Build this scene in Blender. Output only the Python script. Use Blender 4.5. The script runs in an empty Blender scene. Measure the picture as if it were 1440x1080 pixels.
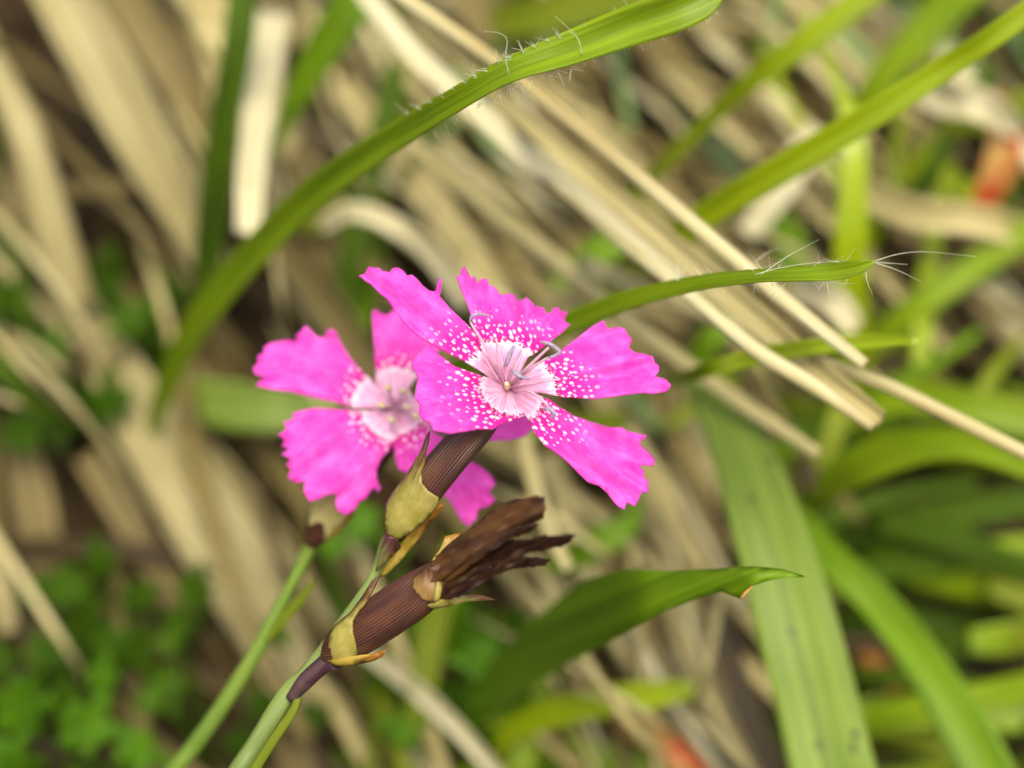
import bpy, bmesh, math, random
from mathutils import Vector, Matrix, geometry, noise

# ------------------------------------------------------------------ camera, sky, sun, exposure
# Ten-to-one macro scale: one millimetre of meadow is S Blender units.
S = 0.01
scene = bpy.context.scene
COL = scene.collection
LENS = 60.0
FOCUS_MM = 101.5
CAM_H = 150.0
PITCH = math.radians(45)

cam_data = bpy.data.cameras.new('camera')
cam = bpy.data.objects.new('camera', cam_data)
COL.objects.link(cam)
cam.location = (0, 0, CAM_H * S)
cam.rotation_euler = (math.pi / 2 - PITCH, 0, 0)
cam_data.lens = LENS
cam_data.sensor_width = 36
cam_data.clip_start = 0.01
cam_data.clip_end = 400
cam_data.dof.use_dof = True
cam_data.dof.focus_distance = FOCUS_MM * S
cam_data.dof.aperture_fstop = 1.9
scene.camera = cam

SUN_EL, SUN_AZ = math.radians(66), math.radians(165)   # azimuth clockwise from +Y
world = bpy.data.worlds.new('World')
scene.world = world
world.use_nodes = True
wn = world.node_tree
sky = wn.nodes.new('ShaderNodeTexSky')
sky.sky_type = 'NISHITA'
sky.sun_disc = False
sky.sun_elevation = SUN_EL
sky.sun_rotation = SUN_AZ
sky.air_density = 0.8
sky.dust_density = 6.0
sky.ozone_density = 0.6
bg = wn.nodes['Background']
bg.inputs['Strength'].default_value = 0.14
wn.links.new(sky.outputs[0], bg.inputs['Color'])

sd = bpy.data.lights.new('sun', 'SUN')
sd.energy = 1.5
sd.angle = math.radians(24)
sd.color = (1.0, 0.92, 0.75)
sun = bpy.data.objects.new('sun', sd)
COL.objects.link(sun)
sdir = Vector((math.sin(SUN_AZ) * math.cos(SUN_EL), math.cos(SUN_AZ) * math.cos(SUN_EL), math.sin(SUN_EL)))
sun.rotation_euler = sdir.to_track_quat('Z', 'Y').to_euler()

scene.view_settings.view_transform = 'Standard'
scene.view_settings.look = 'None'
scene.view_settings.gamma = 1.0
scene.view_settings.exposure = 0.95
scene.render.engine = 'CYCLES'
scene.cycles.use_denoising = True
scene.cycles.max_bounces = 8
scene.cycles.transmission_bounces = 6

# ------------------------------------------------------------------ helpers
R_ = Vector((1, 0, 0))
F_ = Vector((0, math.cos(PITCH), -math.sin(PITCH)))
U_ = Vector((0, math.sin(PITCH), math.cos(PITCH)))
C_ = Vector((0, 0, CAM_H * S))
K = 36.0 / LENS / 1440.0


def cam_pt(px, py, d):
    """sight line through a photograph point, met at depth d (mm) -> right, up, depth in mm"""
    return Vector(((px - 720) * K * d, -(py - 540) * K * d, d))


def to_world(p):
    return C_ + S * (R_ * p.x + U_ * p.y + F_ * p.z)


def W(px, py, d):
    return to_world(cam_pt(px, py, d))


def mm(wpx, d):
    return wpx * K * d


# the bank: a plane a little steeper than level, rising away from the camera
GA, GB = cam_pt(720, 1080, 184), cam_pt(720, 0, 230)
g_up = (GB - GA).normalized()
g_n = Vector((0, g_up.z, -g_up.y))
if g_n.z > 0:
    g_n = -g_n


def gdepth(px, py):
    ray = cam_pt(px, py, 1.0)
    den = ray.dot(g_n)
    return GA.dot(g_n) / den


GN_W = (R_ * g_n.x + U_ * g_n.y - F_ * 0 + F_ * g_n.z).normalized()


def link(name, me, mat=None, parent=None):
    o = bpy.data.objects.new(name, me)
    COL.objects.link(o)
    if me is not None and mat is not None:
        for m in (mat if isinstance(mat, (list, tuple)) else [mat]):
            me.materials.append(m)
    if parent is not None:
        o.parent = parent
        o.matrix_parent_inverse = parent.matrix_world.inverted()
    return o


def tag(o, label=None, cat=None, group=None, kind=None):
    if label: o['label'] = label
    if cat: o['category'] = cat
    if group: o['group'] = group
    if kind: o['kind'] = kind
    return o


def empty(name, loc, parent=None):
    o = bpy.data.objects.new(name, None)
    o.empty_display_size = 0.02
    COL.objects.link(o)
    if parent is not None:
        o.parent = parent
        bpy.context.view_layer.update()
        o.matrix_parent_inverse = parent.matrix_world.inverted()
    o.location = loc
    bpy.context.view_layer.update()
    return o


def catmull(pts, n):
    """pts: list of tuples of floats; returns n samples through them"""
    m = len(pts)
    if m == 2:
        return [tuple(a + (b - a) * i / (n - 1) for a, b in zip(*pts)) for i in range(n)]
    ext = [tuple(2 * a - b for a, b in zip(pts[0], pts[1]))] + list(pts) + [tuple(2 * a - b for a, b in zip(pts[-1], pts[-2]))]
    out = []
    for i in range(n):
        s = i / (n - 1) * (m - 1)
        k = min(int(s), m - 2)
        t = s - k
        p0, p1, p2, p3 = ext[k:k + 4]
        out.append(tuple(0.5 * (2 * b + (c - a) * t + (2 * a - 5 * b + 4 * c - d) * t * t + (3 * b - a - 3 * c + d) * t ** 3)
                         for a, b, c, d in zip(p0, p1, p2, p3)))
    return out


def sweep(path, radii, bm, section, uvl, toward=None, tilt=None, scale_uv=1.0, close=True, u0=0.0):
    """sweep a section [(across, up, u)] (unit half-width) along world-space points. radii in mm"""
    n = len(path)
    rows = []
    vlen = 0.0
    for i, p in enumerate(path):
        t = (path[min(i + 1, n - 1)] - path[max(i - 1, 0)]).normalized()
        tc = (C_ - p).normalized() if toward is None else toward
        side = t.cross(tc)
        if side.length < 1e-6:
            side = t.orthogonal()
        side.normalize()
        up = side.cross(t).normalized()
        if tilt is not None:
            a = tilt[i]
            side, up = side * math.cos(a) + up * math.sin(a), up * math.cos(a) - side * math.sin(a)
        if i:
            vlen += (p - path[i - 1]).length / S
        row = []
        for (x, y, u) in section:
            r = radii[i] * S
            yy = y(radii[i]) * S if callable(y) else y * r
            row.append((bm.verts.new(p + side * (x * r) + up * yy), (u0 + u * radii[i] * scale_uv, vlen)))
        rows.append(row)
    m = len(section)
    rng = range(m) if close else range(m - 1)
    for a, b in zip(rows, rows[1:]):
        for j in rng:
            k = (j + 1) % m
            q = (a[j], a[k], b[k], b[j])
            f = bm.faces.new([v for v, _ in q])
            f.smooth = True
            for lp, (_, uv) in zip(f.loops, q):
                lp[uvl].uv = uv
    if close:
        for row, rev in ((rows[0], False), (rows[-1], True)):
            vs = [v for v, _ in row]
            try:
                f = bm.faces.new(vs if rev else list(reversed(vs)))
            except ValueError:
                pass


def sec_leaf(fold=0.25, th=0.12, m=6, curl=0.0, ridge=0.0):
    """closed leaf section, V-folded along the midrib, th mm thick"""
    top, bot = [], []
    for j in range(m + 1):
        x = -1 + 2 * j / m
        y = fold * abs(x) + curl * x * x - 0.25 * fold + (ridge * (1 if j % 2 else -1) * (0.6 + 0.4 * math.sin(3.1 * j)))
        top.append((x * (1 - 0.15 * abs(fold)), y, x))
    sec = []
    for x, y, u in top:
        sec.append((x, (lambda r, y=y: y * r + th * 0.5), u))
    for x, y, u in reversed(top):
        sec.append((x * 0.995, (lambda r, y=y: y * r - th * 0.5), u))
    return sec


def sec_tube(m=10, flat=0.8, groove=0.0):
    return [(math.cos(2 * math.pi * j / m), flat * math.sin(2 * math.pi * j / m) * (1 - (groove if j % 2 else 0)), 2.0 * j / m - 1) for j in range(m)]


def bm_new():
    bm = bmesh.new()
    return bm, bm.loops.layers.uv.new('UVMap')


def bm_done(bm, name):
    bmesh.ops.recalc_face_normals(bm, faces=bm.faces)
    me = bpy.data.meshes.new(name)
    bm.to_mesh(me)
    bm.free()
    return me


def ribbon_mesh(name, pts, section, n=36, wob=0.0, seed=0, widths_px=True):
    """pts: (px, py, depth mm, apparent width px[, tilt deg])"""
    full = [tuple(p) + ((0.0,) if len(p) == 4 else ()) for p in pts]
    sm = catmull(full, n)
    rnd = random.Random(seed)
    ph = [rnd.uniform(0, 6.28) for _ in range(4)]
    path, rad, tilt = [], [], []
    for i, (x, y, d, w, t) in enumerate(sm):
        s = i / (n - 1)
        a = math.radians(t) + wob * 0.5 * math.sin(5 * s + ph[0])
        path.append(W(x, y, d) + Vector((0, 0, 1)) * S * wob * 0.4 * math.sin(9 * s + ph[1]))
        w = max(w, 0.3)
        rad.append(mm(w, d) * 0.5 / max(0.45, abs(math.cos(a))) * (1 + 0.05 * wob * math.sin(17 * s + ph[2])))
        tilt.append(a)
    bm, uvl = bm_new()
    sweep(path, rad, bm, section, uvl, tilt=tilt, u0=rnd.uniform(0, 50))
    return bm_done(bm, name), path, rad


def patch_mesh(name, outline, depth, step=8.0, th=0.12, uvf=None, attr=None, jitter=0.0, seed=1, subdiv=None):
    """a leafy surface with its own outline; depth(px,py) in mm gives its shape in space; th mm thick"""
    rnd = random.Random(seed)
    pts = [Vector(p) for p in outline]
    if subdiv:
        q = []
        for i, p in enumerate(pts):
            b = pts[(i + 1) % len(pts)]
            L = (b - p).length
            k = max(1, int(L / subdiv))
            for j in range(k):
                c = p + (b - p) * (j / k)
                if j:
                    c = c + Vector((rnd.uniform(-jitter, jitter), rnd.uniform(-jitter, jitter)))
                q.append(c)
        pts = q
    n0 = len(pts)
    xs, ys = [p.x for p in pts], [p.y for p in pts]

    def inside(x, y):
        c = False
        j = n0 - 1
        for i in range(n0):
            if (ys[i] > y) != (ys[j] > y) and x < (xs[j] - xs[i]) * (y - ys[i]) / (ys[j] - ys[i]) + xs[i]:
                c = not c
            j = i
        return c

    y = min(ys)
    row = 0
    grid = []
    while y < max(ys):
        x = min(xs) + (step / 2 if row % 2 else 0)
        while x < max(xs):
            gx, gy = x + rnd.uniform(-.15, .15) * step, y + rnd.uniform(-.15, .15) * step
            if inside(gx, gy) and min((gx - a) ** 2 + (gy - b) ** 2 for a, b in zip(xs, ys)) > (0.45 * step) ** 2:
                grid.append(Vector((gx, gy)))
            x += step
        y += step * 0.866
        row += 1
    vs, es, fs, *_ = geometry.delaunay_2d_cdt(pts + grid, [(i, (i + 1) % n0) for i in range(n0)], [], 1, 1e-5)
    P = [cam_pt(v.x, v.y, depth(v.x, v.y)) for v in vs]
    nrm = [Vector((0, 0, 0)) for _ in P]
    for f in fs:
        a, b, c = (P[i] for i in f[:3])
        w = (b - a).cross(c - a)
        if w.z > 0:
            w = -w
        for i in f:
            nrm[i] += w
    bm, uvl = bm_new()
    al = bm.verts.layers.float.new('zone') if attr else None
    T, B = [], []
    for v, p, nn in zip(vs, P, nrm):
        nn = nn.normalized() if nn.length > 0 else Vector((0, 0, -1))
        T.append(bm.verts.new(to_world(p)))
        B.append(bm.verts.new(to_world(p - nn * th)))
        if al is not None:
            T[-1][al] = B[-1][al] = attr(p)
    uvs = [uvf(v, p) if uvf else (p.x, p.y) for v, p in zip(vs, P)]

    def add(idx, src):
        try:
            f = bm.faces.new([src[i] for i in idx])
        except ValueError:
            return
        f.smooth = True
        for lp, i in zip(f.loops, idx):
            lp[uvl].uv = uvs[i]
    cnt = {}
    for f in fs:
        add(f, T)
        add(list(reversed(f)), B)
        for i in range(len(f)):
            e = (f[i], f[(i + 1) % len(f)])
            k = tuple(sorted(e))
            cnt.setdefault(k, []).append(e)
    for k, l in cnt.items():
        if len(l) == 1:
            a, b = l[0]
            try:
                f = bm.faces.new([T[b], T[a], B[a], B[b]])
            except ValueError:
                continue
            f.smooth = False
            for lp, i in zip(f.loops, (b, a, a, b)):
                lp[uvl].uv = uvs[i]
    return bm_done(bm, name)


def hair_mesh(name, strands, r0=0.018):
    """strands: list of point lists (world) -> thin tapering hairs"""
    bm, uvl = bm_new()
    sec = sec_tube(5, 1.0)
    for st in strands:
        sm = catmull([tuple(p) for p in st], 12)
        path = [Vector(p) for p in sm]
        sweep(path, [max(0.008, r0 * (1 - 0.85 * i / 11)) for i in range(12)], bm, sec, uvl)
    return bm_done(bm, name)


def tube_obj(name, pts, mat, parent, n=24, flat=1.0, m=12, groove=0.0):
    me, path, rad = ribbon_mesh(name, pts, sec_tube(m, flat, groove), n)
    return link(name, me, mat, parent)


# ------------------------------------------------------------------ materials
class NT:
    def __init__(self, name):
        self.m = bpy.data.materials.new(name)
        self.m.use_nodes = True
        self.t = self.m.node_tree
        self.t.nodes.clear()
        self.out = self.t.nodes.new('ShaderNodeOutputMaterial')

    def n(self, kind, **kw):
        nd = self.t.nodes.new(kind)
        for k, v in kw.items():
            setattr(nd, k, v)
        return nd

    def l(self, a, b):
        self.t.links.new(a, b)

    def val(self, sock, v):
        if isinstance(v, (int, float)):
            sock.default_value = v
        elif isinstance(v, tuple):
            sock.default_value = v if len(v) == 4 or sock.type == 'VECTOR' else (*v, 1)
        else:
            self.l(v, sock)

    def math(self, op, a, b=0.0, c=0.0, clamp=False):
        nd = self.n('ShaderNodeMath', operation=op, use_clamp=clamp)
        for i, v in enumerate((a, b, c)):
            self.val(nd.inputs[i], v)
        return nd.outputs[0]

    def mix(self, f, a, b, mode='MIX'):
        nd = self.n('ShaderNodeMix', data_type='RGBA', blend_type=mode)
        self.val(nd.inputs['Factor'], f)
        self.val(nd.inputs[6], a)
        self.val(nd.inputs[7], b)
        return nd.outputs[2]

    def ramp(self, f, lo, hi):
        nd = self.n('ShaderNodeMapRange', clamp=True)
        nd.interpolation_type = 'SMOOTHSTEP'
        self.val(nd.inputs[0], f)
        self.val(nd.inputs[1], lo)
        self.val(nd.inputs[2], hi)
        return nd.outputs[0]

    def uv(self):
        return self.n('ShaderNodeUVMap', uv_map='UVMap').outputs[0]

    def scale(self, v, s):
        nd = self.n('ShaderNodeVectorMath', operation='MULTIPLY')
        self.l(v, nd.inputs[0])
        nd.inputs[1].default_value = s
        return nd.outputs[0]

    def noise(self, v, scale, detail=3.0, rough=0.55, dist=0.0):
        nd = self.n('ShaderNodeTexNoise')
        self.l(v, nd.inputs['Vector'])
        nd.inputs['Scale'].default_value = scale
        nd.inputs['Detail'].default_value = detail
        nd.inputs['Roughness'].default_value = rough
        nd.inputs['Distortion'].default_value = dist
        return nd.outputs[0]

    def finish(self, col, rough=0.5, transl=0.0, spec=0.4, bump=None, bstr=0.3, bdist=0.0008, tcol=None, sheen=0.0):
        p = self.n('ShaderNodeBsdfPrincipled')
        self.val(p.inputs['Base Color'], col)
        self.val(p.inputs['Roughness'], rough)
        self.val(p.inputs['Specular IOR Level'], spec)
        if sheen:
            p.inputs['Sheen Weight'].default_value = sheen
        nrm = None
        if bump is not None:
            b = self.n('ShaderNodeBump')
            b.inputs['Strength'].default_value = bstr
            b.inputs['Distance'].default_value = bdist
            self.l(bump, b.inputs['Height'])
            nrm = b.outputs[0]
            self.l(nrm, p.inputs['Normal'])
        sh = p.outputs[0]
        if transl:
            tr = self.n('ShaderNodeBsdfTranslucent')
            self.val(tr.inputs['Color'], tcol if tcol is not None else col)
            mx = self.n('ShaderNodeMixShader')
            mx.inputs[0].default_value = transl
            self.l(sh, mx.inputs[1])
            self.l(tr.outputs[0], mx.inputs[2])
            sh = mx.outputs[0]
        self.l(sh, self.out.inputs[0])
        return self.m


def mat_grass(name, a, b, vein=0.35, rough=0.38, transl=0.35, spec=0.5, yellow=0.15, specks=False):
    t = NT(name)
    uv = t.uv()
    st = t.noise(t.scale(uv, (5.0, 0.05, 1)), 1.0, 2.0)
    fine = t.noise(t.scale(uv, (14.0, 0.12, 1)), 1.0, 2.0)
    blotch = t.noise(t.scale(uv, (0.5, 0.09, 1)), 1.0, 3.0)
    col = t.mix(t.ramp(blotch, 0.3, 0.7), a, b)
    col = t.mix(t.math('MULTIPLY', t.ramp(st, 0.45, 0.7), vein), col, tuple(min(1, 1.7 * x + 0.02) for x in b))
    band = t.noise(t.scale(uv, (1.3, 0.02, 1)), 1.0, 2.0)
    col = t.mix(t.math('MULTIPLY', t.ramp(band, 0.48, 0.68), 0.45), col, tuple(min(1, 1.35 * x) for x in b))
    col = t.mix(t.math('MULTIPLY', t.ramp(band, 0.5, 0.34), 0.4), col, tuple(x * 0.6 for x in a))
    col = t.mix(t.math('MULTIPLY', t.ramp(fine, 0.5, 0.72), 0.25), col, tuple(x * 0.6 for x in a))
    yl = t.noise(t.scale(uv, (1.3, 0.16, 1)), 1.7, 3.0)
    col = t.mix(t.math('MULTIPLY', t.ramp(yl, 0.58, 0.75), yellow), col, (0.42, 0.40, 0.05))
    if specks:
        v = t.n('ShaderNodeTexVoronoi', voronoi_dimensions='2D')
        t.l(t.scale(uv, (0.38, 0.26, 1)), v.inputs['Vector'])
        v.inputs['Scale'].default_value = 1.0
        c = t.n('ShaderNodeSeparateColor')
        t.l(v.outputs['Color'], c.inputs[0])
        dot = t.math('MULTIPLY', t.ramp(v.outputs['Distance'], 0.14, 0.07), t.math('GREATER_THAN', c.outputs[0], 0.72))
        col = t.mix(t.math('MULTIPLY', dot, 0.8), col, (0.05, 0.06, 0.03))
    tc = t.mix(1.0, col, (1.0, 0.92, 0.5), 'MULTIPLY')
    return t.finish(col, t.math('ADD', rough, t.math('MULTIPLY', fine, 0.15)), transl, spec, tcol=tc, bump=st, bstr=0.5, bdist=0.0015)


def mat_straw(name, a, b, dark, rough=0.55, transl=0.12):
    t = NT(name)
    uv = t.uv()
    st = t.noise(t.scale(uv, (3.2, 0.04, 1)), 1.0, 3.0)
    fine = t.noise(t.scale(uv, (16.0, 0.15, 1)), 1.0, 2.0)
    blotch = t.noise(t.scale(uv, (0.35, 0.07, 1)), 1.3, 4.0)
    wide = t.noise(t.scale(uv, (0.85, 0.02, 1)), 1.0, 2.0)
    col = t.mix(t.ramp(st, 0.35, 0.68), a, b)
    col = t.mix(t.math('MULTIPLY', t.ramp(wide, 0.50, 0.66), 0.7), col, dark)
    col = t.mix(t.math('MULTIPLY', t.ramp(blotch, 0.52, 0.78), 0.6), col, dark)
    col = t.mix(t.math('MULTIPLY', t.ramp(fine, 0.55, 0.75), 0.35), col, tuple(x * 0.55 for x in a))
    return t.finish(col, rough, transl, 0.35, bump=fine, bstr=0.5, bdist=0.0015)


M = {}
M['grass_vivid'] = mat_grass('grass_vivid', (0.175, 0.28, 0.003), (0.25, 0.37, 0.004), rough=0.36, spec=0.35, transl=0.45)
M['grass_deep'] = mat_grass('grass_deep', (0.105, 0.215, 0.002), (0.165, 0.295, 0.003), rough=0.42, spec=0.3, transl=0.4)
M['grass_lime'] = mat_grass('grass_lime', (0.27, 0.37, 0.003), (0.36, 0.47, 0.005), vein=0.2, rough=0.2, spec=0.6, transl=0.42)
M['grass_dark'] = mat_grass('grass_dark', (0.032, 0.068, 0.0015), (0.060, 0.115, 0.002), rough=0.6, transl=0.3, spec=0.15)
M['grass_pale'] = mat_grass('grass_pale', (0.15, 0.235, 0.022), (0.205, 0.295, 0.04), vein=0.5, yellow=0.05, spec=0.3, specks=True)
M['grass_silver'] = mat_grass('grass_silver', (0.16, 0.27, 0.07), (0.22, 0.33, 0.10), vein=0.5, yellow=0.05)
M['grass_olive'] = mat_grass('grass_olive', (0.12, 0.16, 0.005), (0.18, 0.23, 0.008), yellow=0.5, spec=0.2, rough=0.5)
M['straw_pale'] = mat_straw('straw_pale', (0.36, 0.305, 0.105), (0.52, 0.46, 0.215), (0.20, 0.145, 0.038))
M['straw_dimmed'] = mat_straw('straw_dimmed', (0.27, 0.23, 0.085), (0.41, 0.365, 0.17), (0.10, 0.068, 0.018))  # straw_pale darkened; the left side's dimmer light is in the colour
M['straw_white'] = mat_straw('straw_white', (0.48, 0.44, 0.23), (0.64, 0.60, 0.38), (0.33, 0.27, 0.10))
M['straw_gold'] = mat_straw('straw_gold', (0.43, 0.38, 0.16), (0.60, 0.56, 0.32), (0.27, 0.20, 0.06))
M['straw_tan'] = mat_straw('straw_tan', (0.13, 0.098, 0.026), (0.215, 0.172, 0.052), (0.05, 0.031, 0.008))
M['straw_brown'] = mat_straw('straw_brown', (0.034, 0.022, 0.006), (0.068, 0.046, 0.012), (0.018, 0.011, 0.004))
M['straw_orange'] = mat_straw('straw_orange', (0.42, 0.18, 0.035), (0.50, 0.27, 0.06), (0.40, 0.07, 0.02))


def mat_red():
    t = NT('leaf_red')
    uv = t.uv()
    b = t.noise(t.scale(uv, (0.25, 0.16, 1)), 1.2, 3.0)
    col = t.mix(t.ramp(b, 0.38, 0.62), (0.45, 0.07, 0.015), (0.48, 0.30, 0.07))
    return t.finish(col, 0.5, 0.3)


M['leaf_red'] = mat_red()


def mat_petal():
    t = NT('petal_magenta')
    uv = t.uv()
    zone = t.n('ShaderNodeAttribute', attribute_name='zone').outputs['Fac']
    sep = t.n('ShaderNodeSeparateXYZ')
    t.l(uv, sep.inputs[0])
    r = t.math('SQRT', t.math('ADD', t.math('POWER', sep.outputs[0], 2), t.math('POWER', sep.outputs[1], 2)))
    ang = t.math('ARCTAN2', sep.outputs[1], sep.outputs[0])
    comb = t.n('ShaderNodeCombineXYZ')
    t.l(ang, comb.inputs[0])
    t.l(t.math('MULTIPLY', r, 0.05), comb.inputs[1])
    t.l(t.math('MULTIPLY', zone, 0.0), comb.inputs[2])
    vein = t.noise(comb.outputs[0], 26.0, 2.0)
    vein2 = t.noise(comb.outputs[0], 9.0, 3.0)
    jag = t.noise(comb.outputs[0], 34.0, 3.0)
    jz = t.noise(uv, 2.6, 4.0)
    z = t.math('ADD', zone, t.math('MULTIPLY', t.math('SUBTRACT', jag, 0.5), 0.50))
    z = t.math('ADD', z, t.math('MULTIPLY', t.math('SUBTRACT', jz, 0.5), 0.45))
    # outer blade
    blot = t.noise(uv, 0.55, 3.0)
    outer = t.mix(t.ramp(blot, 0.35, 0.7), (0.68, 0.038, 0.40), (0.76, 0.105, 0.53))
    outer = t.mix(t.math('MULTIPLY', t.ramp(vein, 0.5, 0.72), 0.55), outer, (0.72, 0.015, 0.42))
    outer = t.mix(t.math('MULTIPLY', t.ramp(vein2, 0.5, 0.72), 0.35), outer, (0.95, 0.20, 0.74))
    mids = t.ramp(t.math('ABSOLUTE', sep.outputs[1]), 0.12, 0.0)
    outer = t.mix(t.math('MULTIPLY', mids, 0.25), outer, (0.70, 0.015, 0.40))
    # deep ring outside the pale claw
    ring = t.math('MULTIPLY', t.ramp(z, 2.35, 1.15), 0.92)
    col = t.mix(ring, outer, (0.70, 0.004, 0.30))
    # white spots
    def spots(scale, thr, lo, hi, dens, seed):
        mp = t.n('ShaderNodeMapping')
        mp.inputs['Location'].default_value = (seed, seed * 1.7, 0)
        mp.inputs['Scale'].default_value = (0.62 * scale, scale, 1)
        t.l(uv, mp.inputs[0])
        v = t.n('ShaderNodeTexVoronoi', voronoi_dimensions='2D')
        v.inputs['Scale'].default_value = 1.0
        v.inputs['Randomness'].default_value = 0.75
        t.l(mp.outputs[0], v.inputs['Vector'])
        c = t.n('ShaderNodeSeparateColor')
        t.l(v.outputs['Color'], c.inputs[0])
        size = t.math('MULTIPLY', thr, t.math('ADD', 0.42, t.math('MULTIPLY', c.outputs[1], 0.8)))
        dot = t.ramp(t.math('SUBTRACT', v.outputs['Distance'], size), 0.11, -0.06)
        keep = t.math('GREATER_THAN', dens, t.math('ADD', c.outputs[0], t.math('MULTIPLY', t.ramp(zone, lo, hi), 0.75)))
        zm = t.math('MULTIPLY', t.ramp(z, 0.98, 1.08), t.ramp(zone, hi, hi * 0.8))
        return t.math('MULTIPLY', t.math('MULTIPLY', dot, keep), zm)
    s = t.math('MAXIMUM', spots(3.0, 0.26, 1.1, 2.5, 1.05, 3.3), spots(3.8, 0.21, 1.05, 2.0, 0.6, 9.1))
    spotcol = t.mix(t.ramp(zone, 1.2, 2.6), (0.90, 0.66, 0.79), (0.86, 0.34, 0.70))
    col = t.mix(s, col, spotcol)
    # pale throat
    pale = t.mix(t.ramp(vein2, 0.35, 0.7), (0.78, 0.34, 0.55), (0.86, 0.52, 0.70))
    pale = t.mix(t.math('MULTIPLY', t.ramp(vein, 0.52, 0.72), 0.75), pale, (0.60, 0.17, 0.36))
    pale = t.mix(t.math('MULTIPLY', t.ramp(z, 0.78, 0.96), 0.95), pale, (0.93, 0.76, 0.85))
    pale = t.mix(t.math('MULTIPLY', t.ramp(vein2, 0.52, 0.66), 0.7), pale, (0.92, 0.72, 0.82))
    pale = t.mix(t.ramp(zone, 0.3, 0.05), pale, (0.62, 0.28, 0.38))
    line = t.math('MULTIPLY', t.ramp(z, 0.96, 1.0), t.ramp(z, 1.15, 1.05))
    col = t.mix(t.math('MULTIPLY', line, t.ramp(jz, 0.45, 0.6)), col, (0.30, 0.0, 0.06))
    col = t.mix(t.ramp(z, 1.0, 0.95), col, pale)
    h = t.math('ADD', vein, t.math('MULTIPLY', s, 0.7))
    return t.finish(col, 0.55, 0.30, 0.25, bump=h, bstr=0.55, bdist=0.0011, sheen=0.1)


M['petal'] = mat_petal()


def mat_calyx(name, a, b, ribcol, k=17.0):
    t = NT(name)
    uv = t.uv()
    sep = t.n('ShaderNodeSeparateXYZ')
    t.l(uv, sep.inputs[0])
    wob = t.noise(t.scale(uv, (0.4, 0.15, 1)), 2.0, 2.0)
    w = t.math('SINE', t.math('ADD', t.math('MULTIPLY', sep.outputs[0], k * 6.2832), t.math('MULTIPLY', wob, 2.0)))
    blot = t.noise(t.scale(uv, (2.0, 0.2, 1)), 1.5, 3.0)
    col = t.mix(t.ramp(blot, 0.35, 0.65), a, b)
    col = t.mix(t.math('MULTIPLY', t.ramp(w, 0.25, 0.95), t.math('MULTIPLY', t.ramp(blot, 0.3, 0.7), 0.75)), col, ribcol)
    return t.finish(col, 0.42, 0.06, 0.45, bump=w, bstr=0.5, bdist=0.0009)


M['calyx'] = mat_calyx('calyx_maroon', (0.050, 0.015, 0.009), (0.082, 0.027, 0.012), (0.15, 0.07, 0.027))


def mat_bract(name, a, b, tip):
    t = NT(name)
    uv = t.uv()
    st = t.noise(t.scale(uv, (7.0, 0.6, 1)), 1.0, 2.0)
    bl = t.noise(uv, 0.9, 3.0)
    zone = t.n('ShaderNodeAttribute', attribute_name='zone').outputs['Fac']
    col = t.mix(t.ramp(bl, 0.35, 0.65), a, b)
    col = t.mix(t.math('MULTIPLY', t.ramp(st, 0.5, 0.75), 0.4), col, tuple(min(1, 1.5 * x) for x in b))
    sp = t.noise(uv, 9.0, 1.0)
    col = t.mix(t.math('MULTIPLY', t.ramp(sp, 0.68, 0.74), 0.6), col, (0.12, 0.04, 0.01))
    col = t.mix(t.ramp(t.math('ADD', zone, t.math('MULTIPLY', t.math('SUBTRACT', st, 0.5), 1.1)), 0.38, 0.85), col, tip)
    return t.finish(col, 0.45, 0.2, 0.4, bump=st, bstr=0.35)


M['bract'] = mat_bract('bract_olive', (0.27, 0.235, 0.035), (0.37, 0.32, 0.08), (0.12, 0.050, 0.018))
M['bract_gold'] = mat_bract('bract_gold', (0.34, 0.24, 0.025), (0.40, 0.29, 0.05), (0.30, 0.12, 0.015))
M['bract_rust'] = mat_bract('bract_rust', (0.20, 0.11, 0.025), (0.26, 0.16, 0.04), (0.07, 0.025, 0.012))
M['bract_dark'] = mat_bract('bract_dark', (0.10, 0.10, 0.025), (0.15, 0.13, 0.035), (0.07, 0.018, 0.02))
M['bract_cream'] = mat_bract('bract_cream', (0.44, 0.39, 0.12), (0.54, 0.48, 0.19), (0.42, 0.30, 0.09))


def mat_dried(name='petal_withered', k=1.0):
    t = NT(name)
    uv = t.uv()
    st = t.noise(t.scale(uv, (0.9, 0.7, 1)), 1.0, 3.0, dist=0.3)
    bl = t.noise(t.scale(uv, (0.8, 0.9, 1)), 1.3, 2.0)
    fi = t.noise(t.scale(uv, (5.0, 0.8, 1)), 1.0, 2.0)
    col = t.mix(t.ramp(st, 0.36, 0.68), tuple(k * x for x in (0.026, 0.011, 0.006)), tuple(k * x for x in (0.115, 0.052, 0.014)))
    col = t.mix(t.math('MULTIPLY', t.ramp(bl, 0.56, 0.74), 0.75 * k), col, (0.22, 0.095, 0.016))
    col = t.mix(t.math('MULTIPLY', t.ramp(fi, 0.55, 0.72), 0.4), col, (0.12, 0.022, 0.012))
    return t.finish(col, 0.5, 0.25, 0.35, bump=fi, bstr=0.6, bdist=0.002, tcol=(0.30, 0.11, 0.02))


M['dried'] = mat_dried()
M['dried_dark'] = mat_dried('petal_withered_dark', 0.45)


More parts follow.
